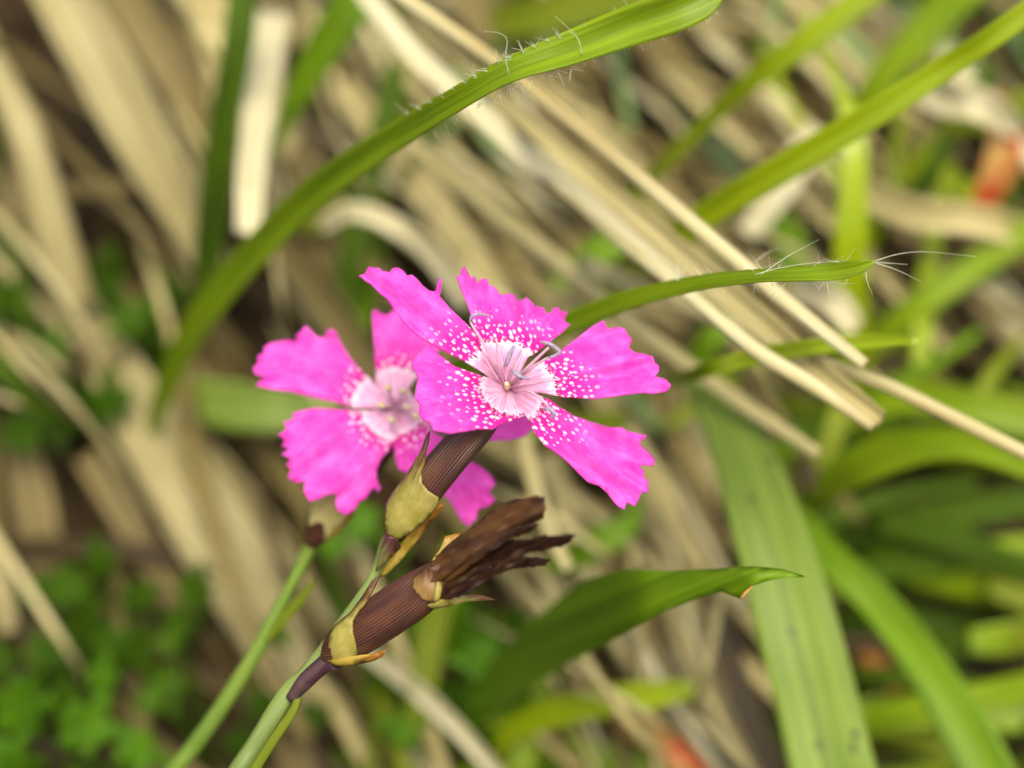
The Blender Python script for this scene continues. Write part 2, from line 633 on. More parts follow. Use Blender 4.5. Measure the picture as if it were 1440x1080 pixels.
def mat_stem(name, a, b, redtop):
    t = NT(name)
    uv = t.uv()
    sep = t.n('ShaderNodeSeparateXYZ')
    t.l(uv, sep.inputs[0])
    st = t.noise(t.scale(uv, (6.0, 0.15, 1)), 1.0, 2.0)
    bl = t.noise(t.scale(uv, (0.6, 0.25, 1)), 1.5, 3.0)
    col = t.mix(t.ramp(st, 0.35, 0.65), a, b)
    col = t.mix(t.math('MULTIPLY', t.ramp(bl, 0.55, 0.75), 0.5), col, (0.22, 0.20, 0.05))
    if redtop:
        col = t.mix(t.ramp(sep.outputs[1], redtop, 0.2), col, (0.10, 0.018, 0.02))
    return t.finish(col, 0.5, 0.1, 0.4, bump=st, bstr=0.4)


M['stem'] = mat_stem('stem_glaucous', (0.12, 0.175, 0.036), (0.20, 0.265, 0.06), 1.6)
M['stem_back'] = mat_stem('stem_green', (0.10, 0.175, 0.015), (0.155, 0.235, 0.025), 0.7)
M['pedicel'] = mat_stem('stem_purple', (0.055, 0.022, 0.035), (0.10, 0.055, 0.055), 0)


def mat_plain(name, col, rough=0.5, transl=0.2, var=0.35, sc=3.0):
    t = NT(name)
    b = t.noise(t.scale(t.uv(), (1.0, 0.5, 1)), sc, 3.0)
    c = t.mix(t.ramp(b, 0.35, 0.7), col, tuple(x * (1 - var) for x in col))
    return t.finish(c, rough, transl, 0.35)


M['filament'] = mat_plain('filament_pink', (0.80, 0.50, 0.62), 0.5, 0.3, 0.25)
M['anther'] = mat_plain('anther_lilac', (0.36, 0.30, 0.40), 0.7, 0.1, 0.5, 8.0)
M['throat'] = mat_plain('throat_pink', (0.76, 0.40, 0.54), 0.6, 0.25, 0.3, 4.0)
M['pollen'] = mat_plain('pollen_cream', (0.75, 0.62, 0.35), 0.6, 0.1)
M['hair'] = mat_plain('hair_white', (0.72, 0.75, 0.55), 0.4, 0.4, 0.1)
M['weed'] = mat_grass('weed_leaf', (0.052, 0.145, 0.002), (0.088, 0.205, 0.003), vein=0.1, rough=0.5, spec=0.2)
M['weed_shaded'] = mat_grass('weed_leaf_shaded', (0.028, 0.074, 0.0015), (0.052, 0.115, 0.002), vein=0.1, rough=0.55, spec=0.12)  # weed green darkened, with the shade put into the leaf colour


def mat_soil():
    t = NT('soil_litter')
    co = t.n('ShaderNodeTexCoord').outputs['Object']
    a = t.noise(co, 9.0, 6.0, 0.65)
    b = t.noise(co, 2.2, 4.0)
    col = t.mix(t.ramp(a, 0.35, 0.7), (0.018, 0.011, 0.004), (0.060, 0.036, 0.012))
    col = t.mix(t.math('MULTIPLY', t.ramp(b, 0.5, 0.7), 0.5), col, (0.035, 0.040, 0.010))
    return t.finish(col, 0.9, 0, 0.2, bump=a, bstr=0.8, bdist=0.03)


M['soil'] = mat_soil()

# ------------------------------------------------------------------ the bank
def build_ground():
    bm, uvl = bm_new()
    G0 = to_world(GA)
    gx, gy = R_, (R_ * 0 + U_ * g_up.y + F_ * g_up.z).normalized()
    gz = gx.cross(gy).normalized()
    vals = sorted(set([-60, -30, -15, -8, -5, -3.5] + [round(-2.5 + 0.1 * i, 3) for i in range(0, 61)] + [4.5, 6, 9, 15, 30, 60]))
    grid = []
    for v in vals:
        row = []
        for u in vals:
            uu = u - 0.0
            h = 0.035 * noise.noise(Vector((uu * 3, v * 3, 0))) + 0.06 * noise.noise(Vector((uu * 0.9, v * 0.9, 5)))
            row.append(bm.verts.new(G0 + gx * uu + gy * v + gz * (h - 0.03)))
        grid.append(row)
    for a, b in zip(grid, grid[1:]):
        for j in range(len(a) - 1):
            f = bm.faces.new((a[j], a[j + 1], b[j + 1], b[j]))
            f.smooth = True
    o = link('ground', bm_done(bm, 'ground'), M['soil'])
    tag(o, kind='structure', label='dark brown litter and soil of the grassy bank')


build_ground()

# ------------------------------------------------------------------ thatch of dead grass
def flow(px, py):
    """direction in which dead grass hangs on this bank (degrees below the horizontal, to the right)"""
    a = 58
    if px > 560 and py < 560:
        a = 44
    if px > 800 and py > 620:
        a = 66
    if px > 1150:
        a = 38 if py < 620 else 20
    return a


def thatch_strand(rnd, px, py, lift, length_px, w_px, ang):
    n = 5
    pts = []
    bend = rnd.uniform(-16, 16)
    x, y = px, py
    arch = rnd.uniform(-2, 7)
    tl = rnd.uniform(-45, 45)
    w0 = w_px
    for i in range(n):
        s = i / (n - 1)
        d = gdepth(x, y) - lift - arch * math.sin(math.pi * s)
        pts.append((x, y, d, w0 * (1 - 0.45 * s * s) * (0.7 + 0.3 * min(1, 4 * s)), tl + rnd.uniform(-18, 18)))
        a = math.radians(ang + bend * (s - 0.5) * 2)
        x += math.cos(a) * length_px / (n - 1)
        y += math.sin(a) * length_px / (n - 1)
    return pts


def build_litter():
    rnd = random.Random(11)
    # matted layer right on the soil
    specs = [('straw_brown', 420, -3, 5), ('straw_tan', 300, -1, 7)]  # litter tones darkened so the shade of the gaps sits in the colour
    for mname, cnt, l0, l1 in specs:
        bm, uvl = bm_new()
        sec = sec_leaf(0.3, 0.15, 4)
        for _ in range(cnt):
            px, py = rnd.uniform(-800, 2000), rnd.uniform(-600, 1400)
            if mname == 'straw_tan' and ((px > 1090 and py > 500) or (px < 420 and rnd.random() < 0.55)):
                continue
            a = flow(px, py) + rnd.gauss(0, 20)
            L = rnd.uniform(220, 620)
            pts = thatch_strand(rnd, px - 0.5 * L * math.cos(math.radians(a)), py - 0.5 * L * math.sin(math.radians(a)),
                                rnd.uniform(l0, l1), L, rnd.uniform(10, 38), a)
            sm = catmull(pts, 12)
            path = [W(*q[:3]) for q in sm]
            sweep(path, [mm(q[3], q[2]) * .5 for q in sm], bm, sec, uvl, tilt=[math.radians(q[4]) for q in sm], u0=rnd.uniform(0, 90))
        o = link('dead_grass_litter', bm_done(bm, 'dead_grass_litter'), M[mname])
        tag(o, kind='stuff', cat='litter',
            label='dead grass at the bottom of the thatch, darkened as shade in the gaps' if 'brown' in mname else 'tan dead grass matted over the soil')


build_litter()

ANCHORS = [(460, 590, 'behind the rear flower'), (620, 150, 'behind the hairy green blade'), (310, 200, 'by the upright dark green blade'), (300, 730, 'by the very wide cream leaf'),
           (150, 850, 'over the shaded lobed weed'), (660, 760, 'behind the withered bloom'), (1060, 850, 'by the wide pale green leaf'), (850, 210, 'under the golden straw'),
           (1150, 380, 'behind the slim hairy tip'), (1390, 240, 'by the orange red leaf'), (100, 220, 'beside the soil gap'), (930, 1040, 'by the red and orange leaf'),
           (480, 60, 'under the broad tapering green blade'), (1120, 120, 'under the glossy arching blade'), (560, 330, 'by the bent hook of straw'), (1300, 640, 'by the humped green blade'),
           (60, 560, 'over the dark spreading weed'), (880, 680, 'below the open speckled bloom'), (940, 120, 'by the silvery green leaf'), (380, 960, 'between the two flower stems')]
HUE = {'straw_pale': 'pale', 'straw_dimmed': 'dull', 'straw_tan': 'tan', 'straw_white': 'bleached', 'straw_brown': 'brown'}


def thatch_label(pts, key, w, lift):
    x, y = pts[2][0], pts[2][1]
    a = min(ANCHORS, key=lambda q: (q[0] - x) ** 2 + (q[1] - y) ** 2)[2]
    size = 'thread-thin' if w < 16 else 'very narrow' if w < 21 else 'narrow' if w < 30 else 'broad' if w < 40 else 'very broad'
    dep = 'deep in the thatch' if lift < 10 else 'in the thatch' if lift < 18 else 'on top of the thatch'
    return '%s %s dead blade %s %s' % (size, HUE[key], dep, a)


def build_thatch():
    rnd = random.Random(29)
    for i in range(330):
        px, py = rnd.uniform(-450, 1750), rnd.uniform(-350, 1300)
        left = px < 520
        if px > 1110 and py > 520:
            continue
        if px < 330 and py > 600 and rnd.random() < 0.7:
            continue
        if 450 < px < 850 and py > 760 and rnd.random() < 0.75:
            continue
        if px < 420 and rnd.random() < 0.5:
            continue
        a = flow(px, py) + rnd.gauss(0, 9)
        L = rnd.uniform(260, 620)
        key = rnd.choice(['straw_pale', 'straw_pale', 'straw_tan', 'straw_tan', 'straw_white']) if not left else rnd.choice(['straw_dimmed', 'straw_dimmed', 'straw_tan', 'straw_tan', 'straw_brown'])  # left straws get darker tones, standing in for weaker light there
        w, lift = (rnd.uniform(11, 30) if rnd.random() < 0.75 else rnd.uniform(30, 50)), rnd.uniform(3, 24)
        pts = thatch_strand(rnd, px - 0.5 * L * math.cos(math.radians(a)), py - 0.5 * L * math.sin(math.radians(a)), lift, L, w, a)
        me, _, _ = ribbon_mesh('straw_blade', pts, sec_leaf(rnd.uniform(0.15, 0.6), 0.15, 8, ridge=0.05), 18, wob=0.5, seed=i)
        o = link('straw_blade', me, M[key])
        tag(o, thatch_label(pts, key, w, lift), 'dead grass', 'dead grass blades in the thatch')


build_thatch()


def build_wisps():
    rnd = random.Random(404)
    for i in range(110):
        z = i % 5
        px, py = ((rnd.uniform(430, 1250), rnd.uniform(-120, 560)) if z < 3 else (rnd.uniform(760, 1100), rnd.uniform(600, 1150)) if z == 3 else (rnd.uniform(-100, 430), rnd.uniform(-100, 900)))
        a = flow(px, py) + rnd.gauss(0, 13)
        L = rnd.uniform(180, 520)
        key = rnd.choice(['straw_white', 'straw_pale', 'straw_pale', 'straw_gold']) if z < 4 else rnd.choice(['straw_dimmed', 'straw_pale'])
        w, lift = rnd.uniform(6, 17), rnd.uniform(12, 34)
        pts = thatch_strand(rnd, px - 0.5 * L * math.cos(math.radians(a)), py - 0.5 * L * math.sin(math.radians(a)), lift, L, w, a)
        pts[-1] = pts[-1][:2] + (pts[-1][2] + lift * 0.8,) + pts[-1][3:]
        pts[0] = pts[0][:2] + (pts[0][2] + lift * 0.8,) + pts[0][3:]
        me, _, _ = ribbon_mesh('straw_blade', pts, sec_tube(8, 0.6, 0.15), 18, wob=0.5, seed=i + 2000)
        near = min(ANCHORS, key=lambda q: (q[0] - pts[2][0]) ** 2 + (q[1] - pts[2][1]) ** 2)[2]
        hue = {'straw_white': 'whitish', 'straw_pale': 'pale', 'straw_gold': 'golden', 'straw_dimmed': 'dull'}[key]
        tag(link('straw_blade', me, M[key]), '%s %s wiry straw %s %s' % ('hair-thin' if w < 9 else 'slight' if w < 13 else 'stout', hue, 'held clear of the thatch' if lift > 24 else 'close over the thatch', near),
            'dead grass', 'wiry straws over the thatch')


build_wisps()


def straw(pts, mat, label, fold=0.3, kind='leaf', n=40, wob=0.25, flat=0.75):
    sec = sec_leaf(fold, 0.16, 14, ridge=0.05) if kind == 'leaf' else sec_tube(12, flat, 0.12)
    me, path, rad = ribbon_mesh('straw_blade', pts, sec, n, wob=wob, seed=len(bpy.data.objects))
    o = link('straw_blade', me, M[mat])
    tag(o, label, 'dead grass', 'dry straws')
    return o, path, rad


straw([(545, -20, 128, 20), (700, 90, 125, 21), (850, 208, 122, 22), (1000, 335, 119, 23), (1110, 428, 117, 22), (1216, 513, 115, 17)], 'straw_gold',
      'round golden straw crossing behind the hairy blade, with a clean cut end', kind='tube', wob=0.1)
straw([(470, -70, 158, 26), (560, 50, 150, 30), (640, 128, 146, 32), (730, 208, 143, 32), (830, 285, 140, 34), (960, 390, 137, 36)], 'straw_white',
      'chalky white flat straw running under the hairy green blade', fold=0.2)
straw([(560, 10, 205, 12), (650, 85, 165, 18), (735, 165, 142, 26), (830, 250, 134, 34), (950, 352, 128, 40), (1075, 455, 124, 42), (1160, 528, 122, 40), (1240, 590, 121, 24)], 'straw_pale',
      'broad pale folded straw with a frayed blunt end beside the golden straw', fold=0.6)
straw([(700, 190, 160, 8), (780, 262, 138, 12), (860, 330, 126, 16), (960, 408, 121, 20), (1060, 490, 118, 22), (1150, 545, 117, 22), (1228, 600, 116, 17)], 'straw_gold',
      'rolled straw edge with a square broken end lying along the broad pale straw', kind='tube', wob=0.15)
straw([(820, 370, 150, 22), (950, 425, 138, 24), (1050, 465, 131, 20), (1140, 505, 126, 18), (1240, 540, 121, 20), (1330, 582, 119, 20), (1470, 650, 117, 20)], 'straw_gold',
      'thin golden straw slanting on past the two broken ends', kind='tube', wob=0.15)
straw([(560, 190, 172, 26), (650, 262, 162, 28), (760, 350, 155, 28), (860, 432, 149, 26), (950, 502, 145, 24), (1060, 580, 141, 22), (1150, 638, 138, 15)], 'straw_pale',
      'slender grey straw passing behind the flower and ending above the wide pale leaf', kind='tube', wob=0.2)
straw([(452, 318, 170, 22), (500, 298, 166, 28), (560, 318, 165, 30), (610, 360, 168, 32), (660, 430, 172, 30)], 'straw_white',
      'bleached straw bent over in a hook behind the flower', fold=0.3)
straw([(385, 20, 186, 50), (372, 110, 176, 50), (360, 190, 168, 44), (352, 260, 163, 40), (349, 328, 160, 36)], 'straw_white',
      'short upright cream straw with a blunt end beside the dark green blade', fold=0.3)
straw([(50, -60, 190, 60), (120, 50, 188, 88), (190, 180, 190, 84), (260, 300, 194, 70), (310, 400, 198, 50)], 'straw_dimmed',
      'wide pale ribbed dead blade leaning down to the dark green blade', fold=0.35)
straw([(130, -60, 200, 50), (220, 70, 198, 60), (290, 180, 200, 56), (330, 300, 204, 40)], 'straw_tan',
      'tan dead blade lying next to the wide ribbed one', fold=0.25)
straw([(240, -60, 205, 50), (330, 60, 202, 64), (420, 200, 200, 60), (500, 330, 202, 46)], 'straw_pale', 'pale dead blade between the two dark green upright blades', fold=0.3)
straw([(-20, 80, 188, 46), (30, 170, 184, 50), (70, 300, 186, 56), (110, 430, 190, 50)], 'straw_dimmed', 'kinked pale dead blade with a torn tip above the bare soil gap', fold=0.3)
straw([(-40, 190, 196, 40), (30, 300, 196, 46), (100, 420, 198, 44), (160, 540, 200, 38)], 'straw_tan', 'dull blade fallen beside the soil gap', fold=0.2)
straw([(70, 272, 200, 22), (140, 262, 198, 26), (230, 254, 198, 24)], 'straw_tan', 'small straw lying crossways over the bare soil gap', fold=0.2)
straw([(90, 390, 200, 30), (150, 500, 192, 70), (215, 610, 184, 100), (290, 730, 180, 116), (370, 860, 180, 110), (440, 1000, 182, 80)], 'straw_dimmed',
      'very wide cream dead leaf hanging behind the slender green stems', fold=0.25, wob=0.1)
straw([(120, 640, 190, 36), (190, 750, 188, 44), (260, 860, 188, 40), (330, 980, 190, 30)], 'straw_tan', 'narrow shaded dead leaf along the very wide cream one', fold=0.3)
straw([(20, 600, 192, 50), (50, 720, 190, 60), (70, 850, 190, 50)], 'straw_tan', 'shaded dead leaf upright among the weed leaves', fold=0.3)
straw([(-30, 760, 180, 40), (-5, 830, 178, 44), (10, 890, 178, 30)], 'straw_dimmed', 'pale dead leaf tip beside the weed leaves', fold=0.3)
straw([(735, 610, 150, 18), (752, 680, 146, 22), (775, 750, 143, 20), (800, 800, 142, 16)], 'straw_pale', 'short cream straw dropping behind the withered bloom', fold=0.3)
for k, (x0, y0, x1, y1, w, m_, lab) in enumerate([
        (860, 560, 1010, 900, 46, 'straw_pale', 'tall pale dead blade hanging behind the lower leaf tip'),
        (930, 560, 1060, 860, 40, 'straw_tan', 'tan dead blade hanging beside the wide pale green leaf'),
        (850, 700, 990, 1100, 54, 'straw_tan', 'broad tan dead blade reaching down past the red leaf'),
        (930, 780, 1100, 1120, 60, 'straw_pale', 'broad ribbed pale dead blade beneath the wide pale green leaf'),
        (770, 640, 930, 1000, 38, 'straw_pale', 'pale dead blade slanting behind the dark leaf'),
        (1000, 830, 1110, 1120, 40, 'straw_brown', 'brown dead blade in the dark between pale blades')]):
    xm, ym = (x0 + x1) / 2 - 14, (y0 + y1) / 2
    d0 = gdepth(x0, y0) - 14 - 2 * k
    straw([(x0, y0, d0, w * 0.8), (xm, ym, gdepth(xm, ym) - 17 - k, w), (x1, y1, gdepth(x1, y1) - 12 - k, w * 0.8)], m_, lab, fold=0.35)
straw([(1440, 190, 176, 20), (1380, 150, 170, 50), (1330, 140, 172, 46), (1290, 120, 176, 40)], 'straw_white', 'bleached crumpled dead leaf under the arching blade', fold=0.5)
straw([(1210, 270, 184, 40), (1290, 300, 178, 46), (1370, 310, 176, 44), (1460, 330, 178, 44)], 'straw_pale', 'pale dead leaf lying below the orange leaf', fold=0.4)
straw([(1150, 180, 182, 40), (1100, 260, 176, 46), (1050, 330, 176, 30)], 'straw_white', 'grey white dead leaf tip under the arching blade', fold=0.4)
straw([(1120, 400, 168, 40), (1165, 420, 160, 44), (1205, 460, 158, 30)], 'straw_white', 'cream scrap of dead leaf behind the two broken ends', fold=0.4)
straw([(890, 20, 210, 50), (960, 110, 205, 56), (1060, 190, 203, 54), (1150, 290, 205, 40)], 'straw_tan', 'tan dead blade behind the silvery green leaf', fold=0.3)
straw([(480, 120, 196, 40), (560, 220, 190, 46), (640, 330, 188, 44), (720, 430, 190, 36)], 'straw_pale', 'pale dead blade behind the bent hook', fold=0.3)
straw([(410, 200, 200, 50), (480, 320, 196, 54), (560, 430, 196, 44), (620, 520, 198, 36)], 'straw_tan', 'tan dead blade dropping behind the rear flower', fold=0.3)
straw([(640, -30, 205, 44), (720, 90, 200, 50), (800, 200, 198, 44)], 'straw_tan', 'tan dead blade high behind the hairy green blade', fold=0.3)

# ------------------------------------------------------------------ green blades
def grass(pts, mat, label, fold=0.22, n=44, wob=0.12, th=0.14):
    me, path, rad = ribbon_mesh('grass_blade', pts, sec_leaf(fold, th, 8), n, wob=wob, seed=len(bpy.data.objects))
    o = link('grass_blade', me, M[mat])
    tag(o, label, 'grass blade', 'green grass blades')
    return o, path, rad


def hairs_on(o, path, rad, idx, rnd, count, lmin, lmax, edge=(-1, 1), lean=0.6):
    st = []
    for _ in range(count):
        i = rnd.randrange(idx[0], idx[1])
        p = path[i]
        t = (path[min(i + 1, len(path) - 1)] - path[max(i - 1, 0)]).normalized()
        tc = (C_ - p).normalized()
        side = t.cross(tc).normalized()
        e = rnd.choice(edge)
        b = p + side * (e * rad[i] * S * rnd.uniform(0.7, 0.98)) + tc * 0.05 * S
        L = rnd.uniform(lmin, lmax) * S
        dr = (side * e * rnd.uniform(0.3, 1) + t * rnd.uniform(-lean, lean) + tc * rnd.uniform(0, 0.8)).normalized()
        k = Vector((rnd.uniform(-1, 1), rnd.uniform(-1, 1), rnd.uniform(-1, 1))) * L * 0.2
        st.append([b, b + dr * L * 0.5 + k * 0.5, b + dr * L + k])
    h = link('hairs', hair_mesh('hairs', st), M['hair'], o)
    h['kind'] = 'stuff'


rnd = random.Random(5)
o, path, rad = grass([(205, 640, 190, 10, 20), (232, 552, 174, 30, 25), (275, 465, 161, 40, 30), (343, 378, 148, 45, 30), (450, 272, 130, 46, 30), (560, 196, 114, 40, 32), (640, 146, 105, 34, 36),
                      (715, 102, 101, 36, 32), (800, 70, 100, 50, 20), (880, 38, 99, 60, 5), (950, 14, 98, 62, 0), (990, -2, 98, 52, 0), (1025, -18, 98, 8, 0)], 'grass_vivid',
                     'long bright green blade fringed with white hairs, arching over the golden straw', fold=0.42, n=60)
hairs_on(o, path, rad, (26, 40), rnd, 120, 0.2, 1.0, lean=1.2)
hairs_on(o, path, rad, (38, 56), rnd, 70, 0.15, 0.45)
for pts in ([(716, 106, 100), (711, 80, 99.4), (713, 55, 98.8), (700, 46, 98.5), (680, 44, 98.2)], [(818, 78, 99.5), (815, 60, 99), (805, 45, 98.8), (780, 22, 98.5)]):
    link('hair', hair_mesh('hair', [[W(*p) for p in pts]], 0.03), M['hair'], o)
o, path, rad = grass([(520, 600, 192, 18, 10), (600, 545, 160, 30, 20), (690, 500, 134, 34, 35), (800, 458, 122, 34, 38), (890, 424, 114, 27, 40), (980, 402, 108, 22, 40), (1060, 391, 104, 19, 38), (1120, 387, 102, 20, 30),
                      (1170, 382, 101, 26, 10), (1205, 376, 100, 22, 5), (1230, 368, 99.5, 4, 0)], 'grass_vivid',
                     'slim blade with long white hairs at its folded tip, reaching past the golden straw', fold=0.4, n=56)
hairs_on(o, path, rad, (26, 48), rnd, 40, 0.3, 1.3, edge=(-1, 1), lean=1.5)
for pts in ([(1228, 368, 99.5), (1260, 358, 99), (1300, 354, 98.5), (1373, 361, 98)], [(1228, 369, 99.5), (1250, 370, 99), (1276, 372, 98.8)],
            [(1229, 369, 99.5), (1262, 380, 99), (1295, 396, 98)], [(1217, 380, 100), (1220, 398, 100), (1227, 414, 100)],
            [(1070, 386, 102), (1105, 362, 101.5), (1130, 348, 101), (1152, 337, 100.5)], [(1062, 386, 102.5), (1100, 376, 102), (1150, 369, 101), (1215, 367, 100)],
            [(1168, 396, 101), (1185, 399, 101), (1203, 398, 101)], [(1062, 368, 110), (1080, 355, 110), (1096, 349, 110)],
            [(944, 402, 112), (952, 385, 112), (955, 365, 112)], [(948, 404, 112), (958, 388, 112), (966, 372, 112)]):
    link('hair', hair_mesh('hair', [[W(*p) for p in pts]], 0.03), M['hair'], o)
grass([(800, 450, 205, 18), (865, 400, 170, 28), (930, 350, 146, 36), (1010, 292, 138, 42), (1110, 232, 132, 44), (1230, 160, 127, 40), (1330, 95, 124, 36), (1400, 48, 121, 34), (1480, -10, 119, 34)], 'grass_lime',
      'glossy yellow green blade arching over the upright lime blade', fold=0.3)
grass([(850, 320, 178, 16), (925, 240, 166, 20), (1000, 165, 158, 24), (1060, 112, 152, 30, 14), (1130, 62, 148, 38), (1250, -30, 145, 40)], 'grass_lime',
      'narrow lime blade with a pale gleam, rising from behind the white straw', fold=0.35)
grass([(1205, 560, 172, 40), (1198, 460, 165, 48), (1195, 350, 160, 46), (1200, 250, 158, 42), (1198, 180, 158, 30), (1172, 100, 160, 14), (1130, 20, 164, 12)], 'grass_lime',
      'straight upright lime blade standing behind the slim hairy tip', fold=0.15)
grass([(345, -40, 168, 44), (335, 60, 168, 46), (315, 170, 172, 44), (300, 290, 178, 46), (285, 420, 186, 36)], 'grass_dark',
      'dark green blade standing upright beside the short cream straw', fold=0.3)
grass([(530, -50, 165, 62), (480, 30, 166, 58), (430, 110, 170, 42), (395, 185, 175, 18), (380, 230, 178, 4)], 'grass_deep',
      'broad green blade tapering down to a point beside the short cream straw', fold=0.3)
grass([(560, 90, 190, 30), (530, 210, 188, 36), (500, 320, 188, 40), (478, 460, 190, 34)], 'grass_dark',
      'dark green blade upright behind the hook of bleached straw', fold=0.3)
grass([(975, 520, 148, 40), (1030, 610, 143, 78), (1080, 740, 138, 104), (1120, 880, 135, 116), (1150, 990, 134, 118), (1180, 1120, 133, 122)], 'grass_pale',
      'wide pale green leaf with dark specks hanging straight down', fold=0.18, wob=0.05)
grass([(1050, 640, 200, 12), (1100, 700, 165, 26), (1160, 775, 155, 46), (1240, 855, 151, 56), (1310, 950, 147, 64), (1370, 1050, 144, 76), (1410, 1130, 142, 78)], 'grass_deep',
      'arching green blade curving away beside the wide pale leaf', fold=0.25)
grass([(1070, 770, 196, 14), (1120, 720, 168, 30), (1185, 668, 156, 52), (1270, 632, 150, 56), (1360, 626, 146, 46), (1470, 662, 142, 40)], 'grass_vivid',
      'humped green blade with a silvery gleam under the thin golden straw', fold=0.3)
grass([(880, 560, 190, 12), (930, 540, 150, 16), (980, 525, 128, 20), (1050, 505, 124, 26), (1130, 490, 121, 24), (1220, 480, 119, 22), (1290, 478, 117, 10)], 'grass_lime',
      'short lime blade with a rounded end under the golden straw ends', fold=0.25)
grass([(870, 10, 212, 40), (930, 80, 208, 50), (1000, 180, 206, 44), (1050, 270, 206, 30)], 'grass_silver', 'silvery green leaf far behind the golden straw', fold=0.2)
grass([(640, 100, 205, 24), (690, 190, 200, 30), (740, 260, 200, 26)], 'grass_silver', 'small silvery green leaf behind the white straw', fold=0.2)
grass([(230, 560, 190, 50), (300, 568, 186, 68), (380, 575, 184, 66), (480, 580, 186, 56)], 'grass_pale', 'blurred pale green leaf lying crossways behind the rear flower', fold=0.15)
grass([(690, 1040, 168, 36), (780, 1002, 162, 42), (880, 982, 158, 44), (975, 968, 156, 26)], 'grass_lime', 'lime blade with a bright gleam below the dark leaf', fold=0.3)
grass([(640, 1100, 176, 30), (760, 1052, 172, 40), (880, 1072, 170, 40), (1000, 1100, 170, 40)], 'grass_vivid', 'green blade along the red leaf', fold=0.25)
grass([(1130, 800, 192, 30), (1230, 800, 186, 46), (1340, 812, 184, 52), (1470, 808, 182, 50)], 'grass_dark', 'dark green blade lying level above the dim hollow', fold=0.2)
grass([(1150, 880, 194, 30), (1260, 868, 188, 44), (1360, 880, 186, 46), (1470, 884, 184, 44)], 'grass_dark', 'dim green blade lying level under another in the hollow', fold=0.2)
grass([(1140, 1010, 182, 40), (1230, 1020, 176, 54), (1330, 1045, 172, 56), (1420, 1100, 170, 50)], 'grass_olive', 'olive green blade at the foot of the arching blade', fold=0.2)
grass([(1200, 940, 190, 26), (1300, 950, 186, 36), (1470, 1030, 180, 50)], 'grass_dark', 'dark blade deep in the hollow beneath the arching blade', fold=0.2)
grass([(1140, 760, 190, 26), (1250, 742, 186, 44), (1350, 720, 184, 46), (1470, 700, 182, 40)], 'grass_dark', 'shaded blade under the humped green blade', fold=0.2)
grass([(1180, 590, 176, 30), (1270, 560, 172, 46), (1360, 570, 168, 50), (1480, 600, 166, 46)], 'grass_vivid', 'blurred green blade below the thin golden straw', fold=0.2)
grass([(1190, 520, 186, 30), (1280, 440, 180, 42), (1370, 375, 178, 44), (1470, 310, 176, 40)], 'grass_vivid', 'blurred green blade slanting up behind the long tip hairs', fold=0.2)
grass([(1180, 200, 196, 30), (1240, 110, 190, 44), (1320, 10, 186, 46), (1350, -40, 184, 40)], 'grass_vivid', 'blurred green blade crossing beneath the arching glossy blade', fold=0.2)
grass([(1240, 330, 196, 26), (1300, 260, 192, 30), (1350, 160, 190, 26), (1400, 90, 188, 20)], 'grass_dark', 'dark narrow blade beside the orange leaf', fold=0.2)
grass([(1330, 180, 190, 30), (1400, 160, 186, 44), (1490, 130, 184, 40)], 'grass_olive', 'olive blade above the orange leaf', fold=0.2)
grass([(1080, 290, 188, 36), (1110, 340, 184, 44), (1130, 410, 184, 36)], 'grass_deep', 'blurred short green leaf under the arching glossy blade', fold=0.2)
grass([(780, 400, 180, 30), (850, 350, 178, 44), (920, 300, 178, 36)], 'grass_deep', 'blurred green leaf in the gap between white and grey straws', fold=0.2)
grass([(960, 530, 172, 26), (1000, 480, 168, 34), (1050, 430, 168, 26)], 'grass_deep', 'small blurred leaf under the broad pale straw', fold=0.2)
grass([(690, 30, 196, 46), (770, 20, 192, 60), (860, 0, 190, 56), (960, -30, 188, 50)], 'grass_olive', 'blurred olive leaf behind the tip of the hairy blade', fold=0.2)
grass([(540, 40, 205, 30), (570, 110, 200, 42), (560, 190, 200, 36)], 'grass_olive', 'olive leaf lying beside the white straw', fold=0.2)
grass([(880, 590, 170, 30), (800, 600, 166, 36), (720, 605, 166, 30)], 'grass_olive', 'olive blade lying level behind the lower petals', fold=0.2)
grass([(1150, 660, 160, 30), (1175, 600, 160, 34), (1190, 540, 162, 24)], 'grass_olive', 'olive leaf behind the square broken straw end', fold=0.2)
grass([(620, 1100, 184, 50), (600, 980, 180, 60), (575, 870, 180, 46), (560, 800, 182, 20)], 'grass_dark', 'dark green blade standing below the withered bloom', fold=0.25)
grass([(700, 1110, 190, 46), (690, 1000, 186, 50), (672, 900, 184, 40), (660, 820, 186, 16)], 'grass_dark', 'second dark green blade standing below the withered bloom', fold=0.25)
grass([(480, 1100, 186, 46), (520, 1020, 182, 60), (560, 930, 180, 56), (640, 850, 180, 30)], 'grass_deep', 'blurred green blade leaning behind the withered bloom', fold=0.25)
grass([(770, 800, 164, 20), (830, 770, 160, 46), (880, 740, 160, 36), (900, 700, 162, 12)], 'grass_deep', 'blurred green leaf tip near the end of the withered bloom', fold=0.25)

